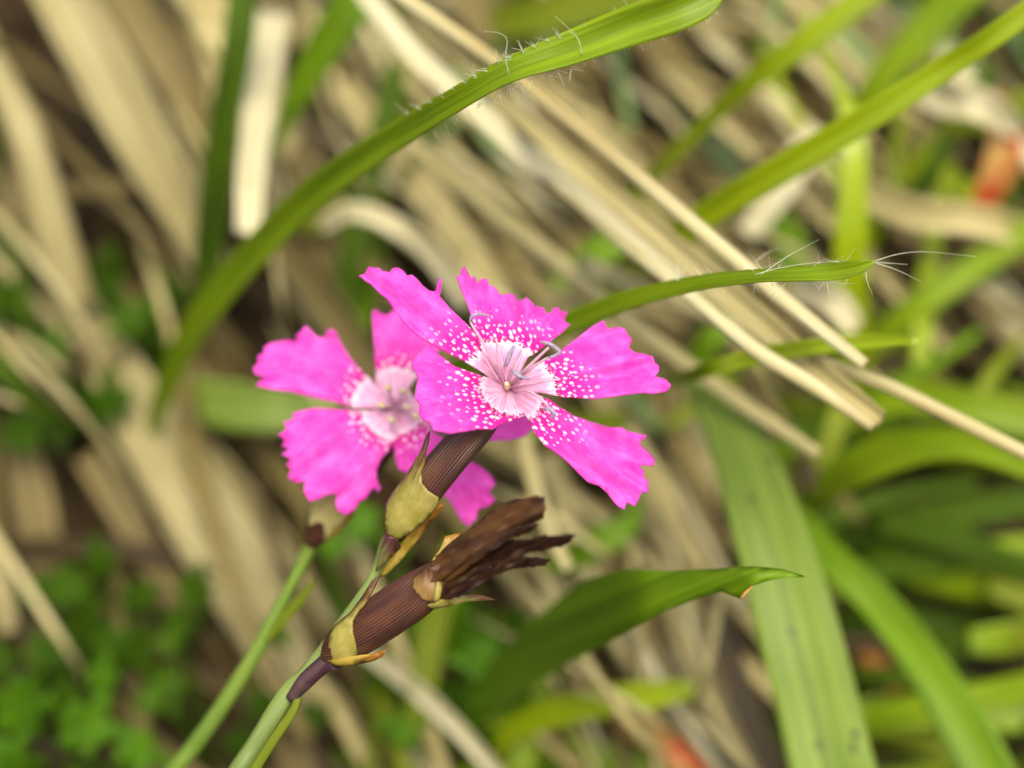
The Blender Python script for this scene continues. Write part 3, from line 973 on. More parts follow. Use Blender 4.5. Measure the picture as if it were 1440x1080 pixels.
def build_hollow():
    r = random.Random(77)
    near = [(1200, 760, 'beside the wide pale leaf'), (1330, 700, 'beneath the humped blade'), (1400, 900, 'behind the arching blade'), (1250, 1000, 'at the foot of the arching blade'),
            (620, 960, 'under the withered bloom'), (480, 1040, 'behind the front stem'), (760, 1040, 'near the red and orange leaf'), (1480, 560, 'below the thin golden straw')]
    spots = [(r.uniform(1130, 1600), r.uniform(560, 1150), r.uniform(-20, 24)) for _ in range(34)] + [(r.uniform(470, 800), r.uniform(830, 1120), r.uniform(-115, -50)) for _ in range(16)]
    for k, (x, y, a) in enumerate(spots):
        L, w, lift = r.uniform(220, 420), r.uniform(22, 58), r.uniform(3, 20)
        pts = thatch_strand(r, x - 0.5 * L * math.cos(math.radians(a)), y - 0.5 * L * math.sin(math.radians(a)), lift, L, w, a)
        m_ = r.choice(['grass_dark', 'grass_dark', 'grass_dark', 'grass_olive', 'grass_vivid'])  # mostly dark greens: the hollow's dimness is put into the blade colour
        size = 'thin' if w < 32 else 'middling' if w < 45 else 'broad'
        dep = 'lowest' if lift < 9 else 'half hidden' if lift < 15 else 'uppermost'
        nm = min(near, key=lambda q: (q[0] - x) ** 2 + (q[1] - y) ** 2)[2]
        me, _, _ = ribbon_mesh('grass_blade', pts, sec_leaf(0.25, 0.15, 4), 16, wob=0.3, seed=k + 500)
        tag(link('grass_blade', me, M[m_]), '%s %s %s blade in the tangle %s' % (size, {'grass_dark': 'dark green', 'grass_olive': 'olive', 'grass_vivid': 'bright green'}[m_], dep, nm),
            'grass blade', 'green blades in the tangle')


build_hollow()


def build_threaded():
    r = random.Random(91)
    seen = set()
    for k in range(46):
        x, y = (r.uniform(760, 1560), r.uniform(-60, 620)) if k % 3 else (r.uniform(-80, 760), r.uniform(-80, 620))
        a = r.choice([r.uniform(-62, -22), r.uniform(-100, -75), r.uniform(20, 60)])
        L, w, lift = r.uniform(160, 360), r.uniform(12, 34), r.uniform(8, 30)
        pts = thatch_strand(r, x - 0.5 * L * math.cos(math.radians(a)), y - 0.5 * L * math.sin(math.radians(a)), lift, L, w, a)
        m_ = r.choice(['grass_deep', 'grass_olive', 'grass_lime', 'grass_dark', 'grass_silver'])
        if x < 520 and m_ in ('grass_lime', 'grass_silver'):
            m_ = 'grass_dark'
        hue = {'grass_deep': 'fresh green', 'grass_olive': 'olive', 'grass_lime': 'lime', 'grass_dark': 'dark green', 'grass_silver': 'silvery green'}[m_]
        size = 'very thin' if w < 19 else 'thin' if w < 26 else 'fuller'
        nm = min(ANCHORS, key=lambda q: (q[0] - x) ** 2 + (q[1] - y) ** 2)[2]
        way = 'upright' if a < -74 else 'rising' if a < 0 else 'drooping'
        me, _, _ = ribbon_mesh('grass_blade', pts, sec_leaf(0.25, 0.15, 4), 16, wob=0.3, seed=k + 900)
        tag(link('grass_blade', me, M[m_]), '%s %s %s blade threaded through the thatch %s' % (size, way, hue, nm), 'grass blade', 'green blades in the thatch')


build_threaded()

# lower leaf with an angular torn tip
ol = [(600, 1050), (640, 990), (690, 930), (750, 870), (820, 815), (880, 800), (940, 803), (1000, 800), (1060, 796), (1100, 800), (1132, 810), (1105, 812), (1075, 818), (1054, 826),
      (1046, 838), (1040, 842), (1015, 832), (985, 840), (930, 862), (870, 895), (800, 932), (745, 965), (700, 1000), (660, 1035), (620, 1075)]
me = patch_mesh('grass_blade', ol, lambda x, y: 106 + max(0, 1060 - x) * 0.05 + max(0, 910 - x) ** 1.5 * 0.0105 + 1.1 * min(1.2, abs((y - (1020 - 0.2 * x)) / 60.0)) - (0.6 if y > 800 else 0), step=14, th=0.15,
                uvf=lambda v, p: ((v.y + 0.42 * v.x) * 0.04, (v.x - 0.42 * v.y) * 0.04), subdiv=20, jitter=0.6)
low = link('grass_blade', me, M['grass_deep'])
for q in ([(1131, 810, 105.8, 2), (1118, 809, 105.8, 3.5), (1104, 808, 105.9, 1.5)], [(1058, 824, 105.7, 1.5), (1049, 833, 105.6, 4), (1042, 841, 105.6, 2)]):
    tube_obj('leaf_tip', q, M['straw_orange'], low, n=8, m=6, flat=0.5)
tag(low, 'broad green leaf with a notched orange tipped point over the pale leaf', 'grass blade', 'green grass blades')
# red and orange leaves
straw([(1395, 130, 180, 26), (1412, 190, 176, 46), (1405, 240, 176, 50), (1380, 290, 178, 34)], 'leaf_red', 'orange red dying leaf curled among dead grass and green blades', fold=0.4)
straw([(850, 990, 172, 26), (900, 1020, 166, 46), (945, 1058, 164, 44), (990, 1100, 164, 36)], 'leaf_red', 'red and orange dying leaf under the lime gleaming blade', fold=0.3)
straw([(1215, 920, 182, 18), (1250, 950, 178, 26), (1275, 1000, 178, 22), (1290, 1030, 180, 10)], 'straw_orange', 'thin orange dying leaf beside the wide pale leaf', fold=0.3)
straw([(1128, 640, 160, 8), (1138, 660, 158, 22), (1140, 690, 158, 10)], 'straw_brown', 'tiny dark brown leaf tip at the end of the slender grey straw', fold=0.3)

# ------------------------------------------------------------------ lobed weeds low on the bank
def lobed(cx, cy, d, size, rot, seed, squash=0.7):
    r = random.Random(seed)
    pts = []
    lobes = 5
    for i in range(40):
        a = -2.5 + 5.0 * i / 39
        lobe = abs(math.cos(a * lobes / 2.0 * 1.02)) ** 0.6
        rr = size * (0.42 + 0.58 * lobe) * (1 - 0.12 * abs(a)) * r.uniform(0.93, 1.05)
        x, y = rr * math.cos(a), rr * math.sin(a) * squash
        pts.append((cx + x * math.cos(rot) - y * math.sin(rot), cy + x * math.sin(rot) + y * math.cos(rot)))
    pts.append((cx - 0.2 * size * math.cos(rot), cy - 0.2 * size * math.sin(rot)))
    tx, ty = r.uniform(-.05, .05), r.uniform(-.05, .05)
    return patch_mesh('leaf', pts, lambda x, y: d + tx * (x - cx) + ty * (y - cy) + 0.5 * math.sin((x + y) / 22.0), step=max(8, size / 5), th=0.15, seed=seed)


def weed(root, leaves, mat, label):
    e = empty('leafy_weed', W(root[0], root[1], gdepth(*root) - 1))
    for i, (x, y, lift, size, rot) in enumerate(leaves):
        d = gdepth(x, y) - lift
        link('leaf', lobed(x, y, d, size, math.radians(rot), int(x * 7 + y)), M[mat], e)
        tube_obj('leaf_stalk', [(root[0], root[1], gdepth(*root), 7), ((root[0] + x) / 2 + 8, (root[1] + y) / 2, (gdepth(*root) + d) / 2, 6), (x, y, d + 0.3, 5)], M[mat], e, n=10, m=6)
    tag(e, label, 'weed', 'lobed weeds in the grass')


weed((110, 1090), [(40, 1000, 22, 80, 200), (120, 1030, 26, 70, 300), (20, 1070, 24, 80, 150), (140, 960, 20, 44, 280), (185, 1060, 16, 60, 10)], 'weed', 'leafy weed with the brightest green lobed leaves under the shaded one')
weed((170, 930), [(140, 800, 16, 50, 260), (120, 850, 18, 60, 200), (185, 845, 18, 46, 330), (150, 900, 20, 56, 60), (100, 920, 14, 44, 120)], 'weed_shaded', 'shaded lobed weed below the fallen dead leaves')
weed((270, 900), [(275, 840, 16, 52, 280), (300, 825, 14, 38, 330), (255, 880, 12, 44, 200)], 'weed_shaded', 'small dark lobed weed in front of the very wide cream leaf')
weed((70, 560), [(20, 500, 14, 54, 180), (10, 350, 14, 50, 200), (100, 580, 12, 60, 20), (40, 600, 16, 60, 150), (190, 470, 10, 60, 300), (150, 390, 8, 54, 280), (10, 420, 12, 50, 180)], 'weed_shaded', 'dark lobed weed spreading below the soil gap')
weed((530, 820), [(510, 740, 30, 52, 250), (475, 765, 32, 40, 190), (550, 770, 28, 40, 320)], 'weed', 'bright lobed weed showing between the two flower stems')
weed((620, 1000), [(640, 900, 18, 70, 280), (590, 950, 16, 60, 200), (690, 930, 16, 60, 340), (740, 880, 18, 50, 300), (660, 980, 14, 60, 60)], 'weed', 'lobed weed below the withered bloom')
weed((400, 1060), [(380, 1000, 10, 46, 220), (430, 1010, 10, 40, 330), (350, 1050, 10, 40, 190)], 'weed_shaded', 'low lobed weed at the foot of the front stem')
def spread_leaves(seed, cx, cy, rx, ry, k, s0, s1):
    r = random.Random(seed)
    return [(r.uniform(cx - rx, cx + rx), r.uniform(cy - ry, cy + ry), r.uniform(6, 24), r.uniform(s0, s1), r.uniform(0, 360)) for _ in range(k)]


weed((60, 1180), spread_leaves(3, 70, 1060, 130, 60, 8, 40, 66), 'weed', 'thick clump of bright lobed weed leaves spilling over the low bank')
weed((130, 1010), spread_leaves(4, 110, 900, 140, 90, 9, 36, 58), 'weed_shaded', 'thick clump of dark lobed weed leaves above the bright clump')
weed((150, 640), spread_leaves(5, 120, 520, 140, 110, 13, 34, 60), 'weed_shaded', 'thick clump of dark lobed weed leaves above the very wide cream leaf')
weed((640, 1130), spread_leaves(6, 640, 960, 150, 110, 12, 36, 62), 'weed', 'thick clump of lobed weed leaves between the front stem and the broad notched leaf')
weed((300, 1100), spread_leaves(7, 280, 960, 110, 80, 6, 30, 48), 'weed_shaded', 'sparse dark weed at the lower end of the very wide cream leaf')

# ------------------------------------------------------------------ the flowers
def z1(p): return (340 + p[0] / 2.7, 360 + p[1] / 2.7)
def z2(p): return (560 + p[0] / 2.8425, 360 + p[1] / 2.8425)
def z3(p): return (400 + p[0] / 2.7, 580 + p[1] / 2.7)
def z4(p): return (200 + p[0] / 2.7, 680 + p[1] / 2.7)


def flower_petal(parent, outline, O, n, pale, dz=0.0, cup=0.0, curl=0.0, seed=0, funnel=1.9, fr=3.0, step=5.5, ripple=0.16, tilt=0.0, jitter=0.35, spread=2.5, pleat=0.085):
    """n: normal of the corolla (right, up, toward camera) ; O: (px, py, depth) of the throat"""
    Oc = cam_pt(*O)
    nn = Vector((n[0], n[1], -n[2])).normalized()
    far = sorted(outline, key=lambda p: -((p[0] - O[0]) ** 2 + (p[1] - O[1]) ** 2))[:10]
    def onplane(x, y):
        ray = cam_pt(x, y, 1.0)
        return ray * (Oc.dot(nn) / ray.dot(nn))
    e1 = sum((onplane(*p) - Oc for p in far), Vector((0, 0, 0))).normalized()
    e2 = nn.cross(e1).normalized()
    r0 = random.Random(seed)
    ph = [r0.uniform(0, 6.28) for _ in range(4)]

    def depth(x, y):
        p = onplane(x, y)
        q = p - Oc
        a, b = q.dot(e1), q.dot(e2)
        r = math.hypot(a, b)
        s = min(1, r / fr)
        f = 1 - s * s * (3 - 2 * s)
        an = max(0, a) / 10.0
        d = p.z + funnel * f + dz
        d -= cup * (b / 4.0) ** 2 * min(1, an * 2)
        d -= curl * max(0, an - 0.35) ** 2 * 3
        d -= tilt * a
        d += ripple * min(1, an * 1.6) * (math.sin(b * 2.1 + ph[0]) + 0.6 * math.sin(b * 4.3 + a * 0.8 + ph[1]))
        th_ = math.atan2(b, max(a, 0.3))
        d += 0.10 * math.exp(-(b / 0.25) ** 2) * min(1, an * 3)
        d += pleat * min(1, an * 1.5) * (math.sin(th_ * 19 + ph[2]) + 0.6 * math.sin(th_ * 37 + ph[3]))
        d += 0.5 * noise.noise(Vector((a * 0.35 + seed, b * 0.35, seed))) * min(1, an * 1.5)
        return d

    def uvf(v, p):
        q = onplane(v.x, v.y) - Oc
        return (q.dot(e1), q.dot(e2))

    def zone(p):
        x, y = p.x / (K * p.z) + 720, 540 - p.y / (K * p.z)
        r = (onplane(x, y) - Oc).length
        return r / pale if r < pale else 1 + (r - pale) / spread
    me = patch_mesh('petal', outline, depth, step=step, th=0.10, uvf=uvf, attr=zone, subdiv=5.0, jitter=jitter, seed=seed)
    return link('petal', me, M['petal'], parent)


plant = empty('flowering_plant', W(150, 1480, gdepth(150, 1480)))
tag(plant, 'pink flowering plant with one open speckled bloom and one withered brown bloom', 'flower', None)
flower = empty('flower', W(715, 546, 102), plant)
O1 = (714, 547, 101.5)
N1 = (0.34, 0.46, 0.82)
P_top = [z2(p) for p in [(425, 535), (395, 470), (345, 390), (318, 330), (300, 260), (283, 205), (255, 140), (232, 80), (250, 78), (258, 45), (268, 40), (280, 68), (295, 92), (305, 78), (318, 108), (332, 92), (352, 88),
        (368, 118), (388, 125), (400, 148), (420, 156), (445, 147), (462, 152), (476, 176), (492, 178), (512, 163), (530, 178), (545, 198), (580, 205), (592, 228), (608, 228), (624, 206), (640, 203), (648, 218), (680, 222),
        (666, 248), (668, 265), (693, 270), (660, 303), (610, 340), (575, 365), (545, 392), (520, 402), (495, 450), (462, 540)]]
P_ul = [z1(p) for p in [(995, 512), (930, 452), (875, 415), (830, 388), (770, 358), (700, 322), (650, 285), (610, 245), (575, 200), (552, 165), (520, 140), (495, 108), (470, 92), (446, 72), (466, 68), (482, 38), (500, 44), (520, 44), (535, 56), (560, 62),
        (572, 46), (592, 43), (612, 54), (628, 74), (646, 70), (664, 84), (688, 112), (714, 132), (735, 134), (752, 80), (761, 92), (756, 130), (752, 152), (790, 198), (828, 232), (868, 272), (905, 305), (940, 372), (985, 430), (1010, 490)]]
P_right = [z2(p) for p in [(450, 512), (500, 455), (560, 425), (600, 412), (650, 377), (700, 338), (762, 294), (800, 270), (822, 256), (832, 285), (850, 293), (872, 284), (906, 289), (918, 312), (936, 335), (922, 366), (948, 385), (985, 390),
        (1018, 402), (1024, 425), (1042, 440), (1040, 462), (1024, 482), (1055, 486), (1076, 498), (1090, 516), (1070, 538), (1020, 546), (965, 545), (910, 552), (850, 562), (780, 570), (700, 565), (640, 558), (570, 545), (500, 548), (450, 545)]]
P_lr = [z2(p) for p in [(430, 545), (480, 545), (540, 548), (600, 570), (640, 600), (700, 636), (780, 664), (850, 684), (895, 685), (915, 700), (945, 706), (996, 718), (975, 738), (962, 748), (985, 765), (1010, 790), (1029, 815), (1018, 840), (985, 835), (962, 840),
        (985, 858), (980, 880), (1002, 905), (998, 948), (975, 942), (962, 975), (945, 1002), (928, 990), (915, 985), (904, 1014), (880, 1000), (865, 985), (835, 948), (800, 918), (760, 905), (720, 868), (680, 822), (640, 790), (590, 756), (550, 708),
        (518, 648), (480, 600)]]
P_fl = [z2(p) for p in [(455, 540), (420, 515), (370, 490), (330, 476), (270, 456), (220, 437), (170, 398), (130, 368), (98, 352), (96, 380), (62, 408), (54, 438), (72, 462), (80, 492), (70, 530), (66, 565), (86, 590), (82, 625), (96, 655), (128, 664), (140, 696),
        (175, 700), (210, 709), (262, 701), (320, 690), (378, 692), (420, 665), (470, 648), (505, 634), (480, 590)]]
flower_petal(flower, P_top, O1, N1, 3.4, dz=-0.1, cup=-0.3, curl=1.2, seed=1, spread=1.75)
flower_petal(flower, P_ul, O1, N1, 2.9, dz=0.0, cup=0.5, curl=-0.5, seed=2, spread=2.4)
flower_petal(flower, P_right, O1, N1, 3.25, dz=0.05, cup=0.3, curl=1.4, seed=3)
flower_petal(flower, P_lr, O1, N1, 2.35, dz=0.1, cup=-0.4, curl=-0.4, seed=4)
flower_petal(flower, P_fl, O1, N1, 1.75, dz=-0.25, cup=0.6, curl=-1.5, seed=5, spread=2.0)


def stamen(parent, pts, anther, w=5.0, aw=8.0, bit=None):
    aw *= 0.72
    w *= 0.85
    """filament from the throat, ending in a curled lilac anther; pts in close-up coordinates + depth"""
    f = [z2(p) + (p[2], w * (1.0 - 0.35 * i / (len(pts) - 1))) for i, p in enumerate(pts)]
    o = tube_obj('stamen', f, M['filament'], parent, n=18, m=7)
    if anther:
        a = [z2(p) + (p[2], aw * s) for p, s in zip(anther, [0.55, 1.0, 1.0, 0.5] if len(anther) == 4 else [0.6, 1.0, 0.6])]
        tube_obj('anther', a, M['anther'], o, n=14, m=8, groove=0.2)
    return o


stamen(flower, [(425, 520, 103.5), (385, 430, 101.6), (335, 340, 100.6), (300, 285, 100.2), (287, 262, 100.2)], [(286, 268, 100.2), (294, 243, 100.0), (325, 232, 99.9), (368, 240, 99.8)], 6.0, 6.5)
stamen(flower, [(440, 525, 103.5), (500, 462, 100.5), (560, 405, 99.4), (602, 365, 99.0)], None, 7.0)
stamen(flower, [(442, 528, 103.5), (515, 460, 100.3), (575, 420, 99.2), (600, 405, 99.0)], [(566, 342, 98.9), (610, 354, 98.8), (646, 386, 98.7), (598, 408, 98.8)], 6.0, 8.0)
stamen(flower, [(425, 522, 103.5), (418, 470, 101.5), (430, 420, 100.6), (455, 372, 100.2)], [(430, 440, 100.4), (440, 410, 100.2), (462, 360, 100.0)], 6.0, 10.0)
stamen(flower, [(432, 525, 103.5), (445, 495, 101.5), (455, 470, 100.7)], [(452, 452, 100.4), (480, 478, 100.2), (522, 492, 100.0)], 6.0, 8.5)
stamen(flower, [(440, 530, 103.5), (480, 510, 101.6), (490, 480, 100.8)], [(492, 495, 100.7), (488, 475, 100.5), (478, 460, 100.4)], 5.5, 7.0)
stamen(flower, [(450, 535, 103.5), (520, 540, 101.2), (575, 575, 100.2), (600, 600, 99.8)], [(578, 612, 99.8), (602, 610, 99.6), (622, 628, 99.5), (612, 650, 99.6)], 6.0, 9.0)
stamen(flower, [(430, 522, 103.5), (405, 460, 101.8), (397, 390, 100.9), (392, 330, 100.4)], None, 5.0)
stamen(flower, [(425, 525, 103.5), (385, 470, 101.9), (350, 410, 101.0), (335, 370, 100.6)], None, 4.5)
stamen(flower, [(450, 532, 103.5), (520, 515, 101.4), (590, 500, 100.2), (648, 492, 99.8)], None, 5.5)
stamen(flower, [(435, 520, 103.5), (450, 460, 101.4), (480, 400, 100.6), (492, 372, 100.2)], None, 5.0)
tube_obj('pistil', [z2((436, 530)) + (103.0, 7), z2((436, 515)) + (102.0, 9), z2((432, 508)) + (101.6, 5)], M['pollen'], flower, n=8, m=8)


def throat(parent, O, n, prof, mat):
    """the funnel where the petal claws meet; prof: (radius mm, depth below the corolla mm)"""
    Oc = cam_pt(*O)
    ax = Vector((n[0], n[1], -n[2])).normalized()
    a = ax.orthogonal().normalized()
    b = ax.cross(a)
    bm, uvl = bm_new()
    rows = []
    for r, dp in prof:
        rows.append([bm.verts.new(to_world(Oc - ax * dp + (a * math.cos(t) + b * math.sin(t)) * r * (1 + 0.10 * math.sin(5 * t))))
                     for t in [2 * math.pi * k / 30 for k in range(30)]])
    for k, (p, q) in enumerate(zip(rows, rows[1:])):
        for j in range(30):
            f = bm.faces.new((p[j], p[(j + 1) % 30], q[(j + 1) % 30], q[j]))
            f.smooth = True
            for lp, uv in zip(f.loops, ((j / 3, k), ((j + 1) / 3, k), ((j + 1) / 3, k + 1), (j / 3, k + 1))):
                lp[uvl].uv = uv
    return link('throat', bm_done(bm, 'throat'), mat, parent)


throat(flower, O1, N1, [(0.35, 4.0), (0.45, 2.6), (0.7, 1.9), (1.0, 1.7), (1.35, 1.45)], M['throat'])


def calyx_obj(parent, pts, n=30, mat='calyx', m=30):
    bm, uvl = bm_new()
    sm = catmull(pts, n)
    path = [W(*q[:3]) for q in sm]
    sec = [(math.cos(2 * math.pi * j / m) * (1 + 0.02 * (j % 2)), math.sin(2 * math.pi * j / m) * (1 + 0.02 * (j % 2)), 2 * j / m) for j in range(m + 1)]
    rad = [mm(q[3], q[2]) * .5 for q in sm]
    rmax = max(rad)
    rows = []
    sweep(path, rad, bm, sec, uvl, close=False)
    # constant rib count round the tube
    for f in bm.faces:
        for lp in f.loops:
            pass
    return link('calyx', bm_done(bm, 'calyx'), M[mat], parent)


# calyx tube of the open flower
cal = calyx_obj(plant, [z3((415, 470)) + (104.2, 26), z3((470, 385)) + (103.6, 50), z3((538, 283)) + (103.0, 53), z3((640, 160)) + (102.7, 51), z3((740, 45)) + (103.0, 48), z3((800, -30)) + (103.6, 34)])


def on_axis(ax, base_r, clear=0.06):
    """depth function of a scale wrapped round a tube with that axis (px, py, depth, width px)"""
    sm = catmull(ax, 60)

    def depth(x, y):
        best = min(sm, key=lambda q: (q[0] - x) ** 2 + (q[1] - y) ** 2)
        i = sm.index(best)
        b = math.hypot(best[0] - x, best[1] - y)
        r = best[3] * 0.5 * base_r
        h = math.sqrt(max(0.0, r * r - b * b)) if b < r else -(b - r) * 0.35
        return best[2] - (h * K * 100) - clear
    return depth


def bract(parent, outline, ax, mat, base_r=1.15, clear=0.1, tipdir=None, name='bract', step=6, th=0.12):
    x0, y0 = outline[0]
    L = max(math.hypot(p[0] - x0, p[1] - y0) for p in outline)
    dep = on_axis(ax, base_r, clear)
    tip = max(outline, key=lambda p: math.hypot(p[0] - x0, p[1] - y0))
    dx, dy = (tip[0] - x0) / L, (tip[1] - y0) / L

    def zone(p):
        x, y = p.x / (K * p.z) + 720, 540 - p.y / (K * p.z)
        return ((x - x0) * dx + (y - y0) * dy) / L

    def uvf(v, p):
        s, c = (v.x - x0) * dx + (v.y - y0) * dy, -(v.x - x0) * dy + (v.y - y0) * dx
        return (c * 0.042, s * 0.042)
    me = patch_mesh(name, outline, dep, step=step, th=th, uvf=uvf, attr=zone, subdiv=6, jitter=0.25, seed=len(bpy.data.objects))
    return link(name, me, M[mat], parent)


AX1 = [z3((395, 490)) + (104.3, 20), z3((430, 440)) + (104.0, 48), z3((480, 370)) + (103.6, 58), z3((545, 285)) + (103.0, 56), z3((640, 160)) + (102.7, 52)]
bract(cal, [z3(p) for p in [(388, 470), (380, 430), (381, 385), (384, 345), (408, 305), (440, 262), (466, 230), (490, 190), (518, 142), (538, 88), (552, 66), (548, 105), (530, 175), (516, 225), (521, 268), (545, 298), (586, 324), (582, 352), (556, 388), (520, 424), (480, 458), (432, 484)]], AX1, 'bract')
bract(cal, [z3(p) for p in [(352, 622), (372, 575), (405, 545), (440, 505), (490, 440), (545, 378), (608, 344), (592, 376), (545, 432), (492, 505), (442, 562), (392, 612), (362, 628)]], AX1, 'bract_gold', 1.0, 0.0)
bract(cal, [z3(p) for p in [(345, 605), (352, 560), (366, 510), (388, 466), (432, 482), (442, 512), (410, 545), (372, 585)]], [z3((345, 610)) + (104.4, 22), z3((395, 480)) + (104.2, 34), z3((430, 440)) + (104, 40)], 'bract_dark', 1.2, 0.05)
# back scale closing the cup
tube_obj('stem', [z3((425, 455)) + (104.3, 30), z3((395, 490)) + (104.4, 24), z3((345, 612)) + (104.6, 15), z3((285, 710)) + (104.6, 16), z3((215, 810)) + (104.6, 18), z3((150, 905)) + (104.5, 20), z3((80, 1000)) + (104.4, 26), z3((10, 1070)) + (104.4, 28), (360, 1046, 104.3, 28), (318, 1110, 105, 28), (250, 1230, 114, 27), (180, 1380, 138, 26), (150, 1480, gdepth(150, 1480) + 3, 24)],
         M['stem'], plant, n=90, m=14)
tube_obj('leaf', [z3((60, 1045)) + (103.6, 8), (412, 1000, 103.3, 12), (385, 1040, 103.2, 14), (352, 1092, 103.2, 14)], M['grass_olive'], plant, n=20, flat=0.35)

# withered bloom
wb = empty('withered_flower', W(475, 935, 102), plant)
tube_obj('pedicel', [z3((25, 1085)) + (103.8, 16), z3((80, 1020)) + (103.0, 24), z3((140, 965)) + (102.2, 25), z3((190, 935)) + (101.8, 34)], M['pedicel'], wb, n=18, m=12)
AX2 = [z3((150, 950)) + (102.0, 22), z3((200, 915)) + (101.6, 54), z3((265, 850)) + (101.2, 66), z3((400, 760)) + (100.4, 67), z3((545, 672)) + (99.6, 64)]
cal2 = calyx_obj(wb, [z3((165, 940)) + (102.0, 26), z3((215, 890)) + (101.5, 54), z3((290, 835)) + (101.1, 62), z3((400, 760)) + (100.4, 66), z3((500, 692)) + (99.9, 64), z3((585, 632)) + (99.4, 52), z3((640, 595)) + (99.1, 40)])
bract(cal2, [z3(p) for p in [(150, 940), (165, 895), (170, 850), (190, 810), (240, 770), (262, 742), (300, 690), (330, 640), (358, 620), (342, 665), (302, 722), (272, 762), (256, 790), (258, 835), (270, 880), (276, 918), (240, 950), (200, 962)]], AX2, 'bract', 1.1, 0.12)
bract(cal2, [z3(p) for p in [(160, 945), (200, 938), (250, 932), (290, 928), (340, 922), (390, 898), (372, 928), (340, 944), (290, 956), (230, 966), (190, 962)]], AX2, 'bract_gold', 1.14, 0.2)
bract(cal2, [z3(p) for p in [(560, 722), (520, 708), (485, 660), (488, 625), (515, 596), (560, 568), (590, 600), (592, 650), (582, 700)]], AX2, 'bract_rust', 1.1, 0.15, name='calyx_tooth')
bract(cal2, [z3(p) for p in [(566, 728), (572, 690), (576, 640), (570, 595), (592, 600), (600, 650), (592, 705)]], AX2, 'bract', 1.16, 0.2, name='calyx_tooth')
bract(cal2, [z3(p) for p in [(545, 735), (600, 712), (660, 698), (740, 690), (806, 712), (760, 714), (690, 718), (620, 738), (565, 748)]], AX2, 'bract', 1.1, 0.1, name='calyx_tooth')
bract(cal2, [z3(p) for p in [(560, 560), (590, 520), (610, 470), (650, 460), (690, 455), (650, 490), (620, 540), (600, 580)]], AX2, 'bract_gold', 1.1, 0.1, name='calyx_tooth')


def dried(outline, d0, slope, ph, amp=0.7, mat='dried'):
    ol = [z3(p) for p in outline]
    x0, y0 = ol[0]

    def depth(x, y):
        s = (x - x0) * 0.86 - (y - y0) * 0.5
        c = (x - x0) * 0.5 + (y - y0) * 0.86
        return d0 - slope * s + amp * (0.75 * math.sin(c / 9.5 + ph + s * 0.006) + 0.35 * math.sin(c / 4.1 + s * 0.012 + 2 * ph) + 1.1 * noise.noise(Vector((s * 0.016 + ph, c * 0.06, ph))) + 0.35 * noise.noise(Vector((s * 0.06, c * 0.12, ph))))
    me = patch_mesh('dried_petal', ol, depth, step=4.5, th=0.09, uvf=lambda v, p: ((v.x * 0.5 + v.y * 0.86) * 0.06, (v.x * 0.86 - v.y * 0.5) * 0.014), subdiv=5, jitter=1.5, seed=int(ph * 10))
    return link('dried_petal', me, M[mat], wb)


dried([(545, 690), (560, 570), (600, 520), (650, 478), (720, 425), (795, 365), (860, 335), (930, 318), (988, 322), (992, 352), (985, 400), (945, 420), (880, 432), (800, 470), (720, 530), (660, 590), (600, 660)], 99.3, 0.025, 0.5)
dried([(560, 700), (620, 620), (690, 560), (770, 510), (850, 486), (920, 484), (1000, 470), (1062, 462), (1108, 470), (1078, 500), (1052, 512), (1000, 522), (930, 528), (860, 560), (790, 600), (700, 660), (640, 700)], 99.0, 0.030, 1.9, mat='dried_dark')
dried([(575, 712), (650, 660), (730, 610), (820, 570), (920, 552), (1008, 556), (990, 580), (910, 592), (850, 600), (790, 625), (740, 662), (690, 688), (630, 705)], 98.7, 0.020, 3.3, mat='dried_dark')
dried([(560, 640), (640, 560), (740, 490), (830, 450), (900, 428), (962, 430), (930, 455), (860, 480), (780, 530), (700, 590), (620, 660)], 98.8, 0.032, 4.4, amp=0.4)

# ------------------------------------------------------------------ the plant behind
plant2 = empty('flowering_plant', W(90, 1400, gdepth(90, 1400)))
tag(plant2, 'pink flower with fringed petals standing behind the sharp speckled bloom', 'flower', None)
flower2 = empty('flower', W(553, 575, 114), plant2)
O2 = (556, 572, 114.0)
N2 = (0.05, 0.32, 0.94)
B_lu = [z1(p) for p in [(590, 575), (530, 578), (480, 577), (430, 576), (330, 550), (250, 532), (180, 516), (110, 508), (52, 492), (72, 470), (98, 464), (50, 445), (42, 425), (62, 405), (60, 378), (82, 370), (84, 345), (108, 330), (150, 322), (185, 318),
        (212, 326), (204, 300), (225, 285), (240, 266), (262, 284), (280, 302), (312, 312), (326, 282), (345, 276), (362, 300), (375, 330), (405, 375), (440, 420), (480, 458), (520, 498), (570, 545)]]
B_ld = [z1(p) for p in [(600, 585), (540, 590), (450, 585), (350, 580), (270, 577), (194, 596), (196, 618), (160, 632), (170, 656), (138, 678), (164, 698), (152, 722), (180, 730), (150, 752), (186, 768), (168, 792), (188, 812), (174, 838), (200, 862), (240, 854),
        (234, 890), (258, 932), (292, 922), (330, 904), (362, 902), (356, 940), (366, 968), (395, 982), (430, 962), (452, 930), (470, 925), (490, 893), (500, 878), (518, 898), (530, 882), (514, 850), (512, 812), (530, 770), (560, 740), (582, 705), (590, 640)]]
B_top = [z1(p) for p in [(565, 570), (530, 520), (510, 480), (506, 400), (500, 300), (494, 212), (505, 200), (525, 216), (550, 226), (572, 208), (600, 200), (630, 180), (650, 200), (690, 190), (720, 230), (760, 260), (770, 320), (740, 380), (690, 440), (640, 490), (610, 560)]]
B_r = [(548, 572), (590, 556), (640, 540), (690, 536), (735, 560), (748, 575), (744, 588), (752, 600), (738, 613), (715, 619), (690, 619), (650, 616), (610, 602), (560, 590)]
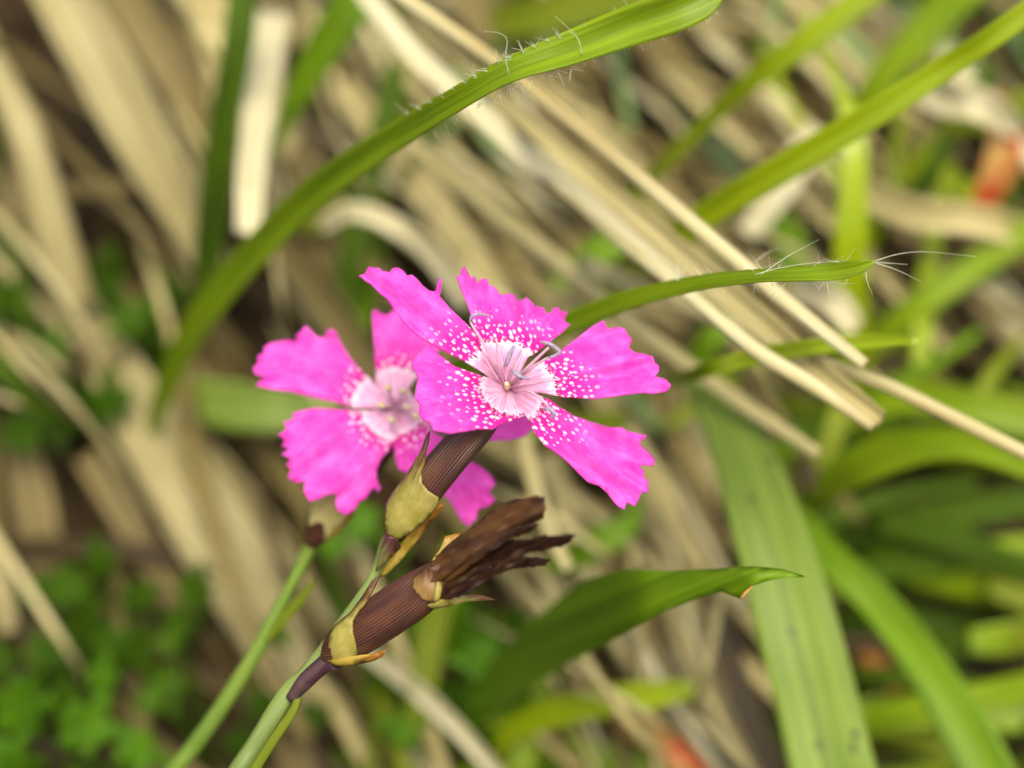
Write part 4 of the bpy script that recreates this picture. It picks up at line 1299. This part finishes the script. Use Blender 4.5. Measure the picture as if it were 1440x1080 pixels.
B_lr = [(546, 578), (552, 605), (555, 640), (560, 660), (572, 665), (588, 676), (612, 690), (630, 700), (642, 722), (648, 732), (658, 741), (670, 730), (672, 716), (684, 714), (698, 702), (688, 692), (697, 680), (690, 668), (676, 656), (655, 645), (630, 622), (600, 600), (570, 580)]
flower_petal(flower2, B_lu, O2, N2, 3.0, dz=0.0, cup=0.5, seed=11, step=9, spread=0.95, fr=2.6, funnel=0.3)
flower_petal(flower2, B_ld, O2, N2, 2.4, dz=-0.15, cup=-0.4, seed=12, step=9, spread=0.95, fr=2.6, funnel=0.3)
flower_petal(flower2, B_top, O2, N2, 2.9, dz=0.15, cup=0.4, seed=13, step=9, spread=0.95, fr=2.6, funnel=0.3)
flower_petal(flower2, B_r, O2, N2, 2.2, dz=0.05, cup=0.3, seed=14, step=9, spread=0.95, fr=2.6, funnel=0.3)
flower_petal(flower2, B_lr, O2, N2, 2.0, dz=0.1, cup=-0.3, seed=15, step=9, spread=0.95, fr=2.6, funnel=0.3)
throat(flower2, O2, N2, [(0.35, 3.5), (0.45, 1.2), (0.8, 0.75), (1.2, 0.5), (1.5, 0.35)], M['filament'])
for k, (x, y, dd) in enumerate([(545, 545, 112.2), (566, 550, 112.0), (572, 572, 112.0), (550, 590, 112.0), (536, 570, 112.3), (585, 585, 112.1)]):
    s = tube_obj('stamen', [(556, 574, 115.0, 6), ((556 + x) / 2, (574 + y) / 2, 113.2, 5), (x, y, dd, 4)], M['filament'], flower2, n=10, m=6)
    tube_obj('anther', [(x - 4, y - 3, dd, 5), (x, y, dd - 0.1, 9), (x + 5, y + 3, dd, 5)], M['pollen'], s, n=8, m=8)
cal3 = calyx_obj(plant2, [z4((640, 235)) + (118.8, 16), z4((670, 175)) + (118.2, 40), z4((720, 100)) + (117.4, 46), z4((790, 10)) + (116.6, 46), z4((900, -140)) + (115.8, 46), z4((960, -250)) + (115.0, 44)])
AX3 = [z4((632, 245)) + (119, 14), z4((665, 185)) + (118.4, 46), z4((705, 120)) + (117.6, 54), z4((770, 30)) + (116.8, 50)]
bract(cal3, [z4(p) for p in [(620, 240), (628, 180), (636, 120), (655, 50), (690, 20), (740, 30), (790, 90), (785, 125), (740, 170), (700, 208), (655, 238)]], AX3, 'bract_cream', 1.15, 0.1)
bract(cal3, [z4(p) for p in [(655, 240), (700, 205), (745, 165), (790, 120), (815, 95), (800, 130), (750, 185), (700, 225)]], AX3, 'bract_gold', 1.1, 0.05)
tube_obj('stem', [z4((655, 215)) + (118.8, 22), z4((632, 250)) + (119, 20), z4((560, 395)) + (119.4, 17), z4((490, 530)) + (119.8, 19), z4((420, 660)) + (120.2, 22), z4((300, 850)) + (120.8, 23), z4((200, 990)) + (121.4, 24), (232, 1100, 123, 26), (170, 1200, 134, 24), (110, 1320, 156, 24), (90, 1400, gdepth(90, 1400) + 3, 22)], M['stem_back'], plant2, n=64, m=12)
tube_obj('leaf', [z4((470, 600)) + (119.6, 8), z4((540, 510)) + (119.0, 14), z4((600, 440)) + (118.6, 14), z4((655, 365)) + (118.2, 4)], M['grass_olive'], plant2, n=18, flat=0.35)
tube_obj('leaf', [z4((465, 605)) + (120.6, 8), z4((500, 500)) + (121.0, 14), z4((560, 380)) + (121.6, 10), z4((590, 320)) + (122, 4)], M['stem_back'], plant2, n=18, flat=0.35)
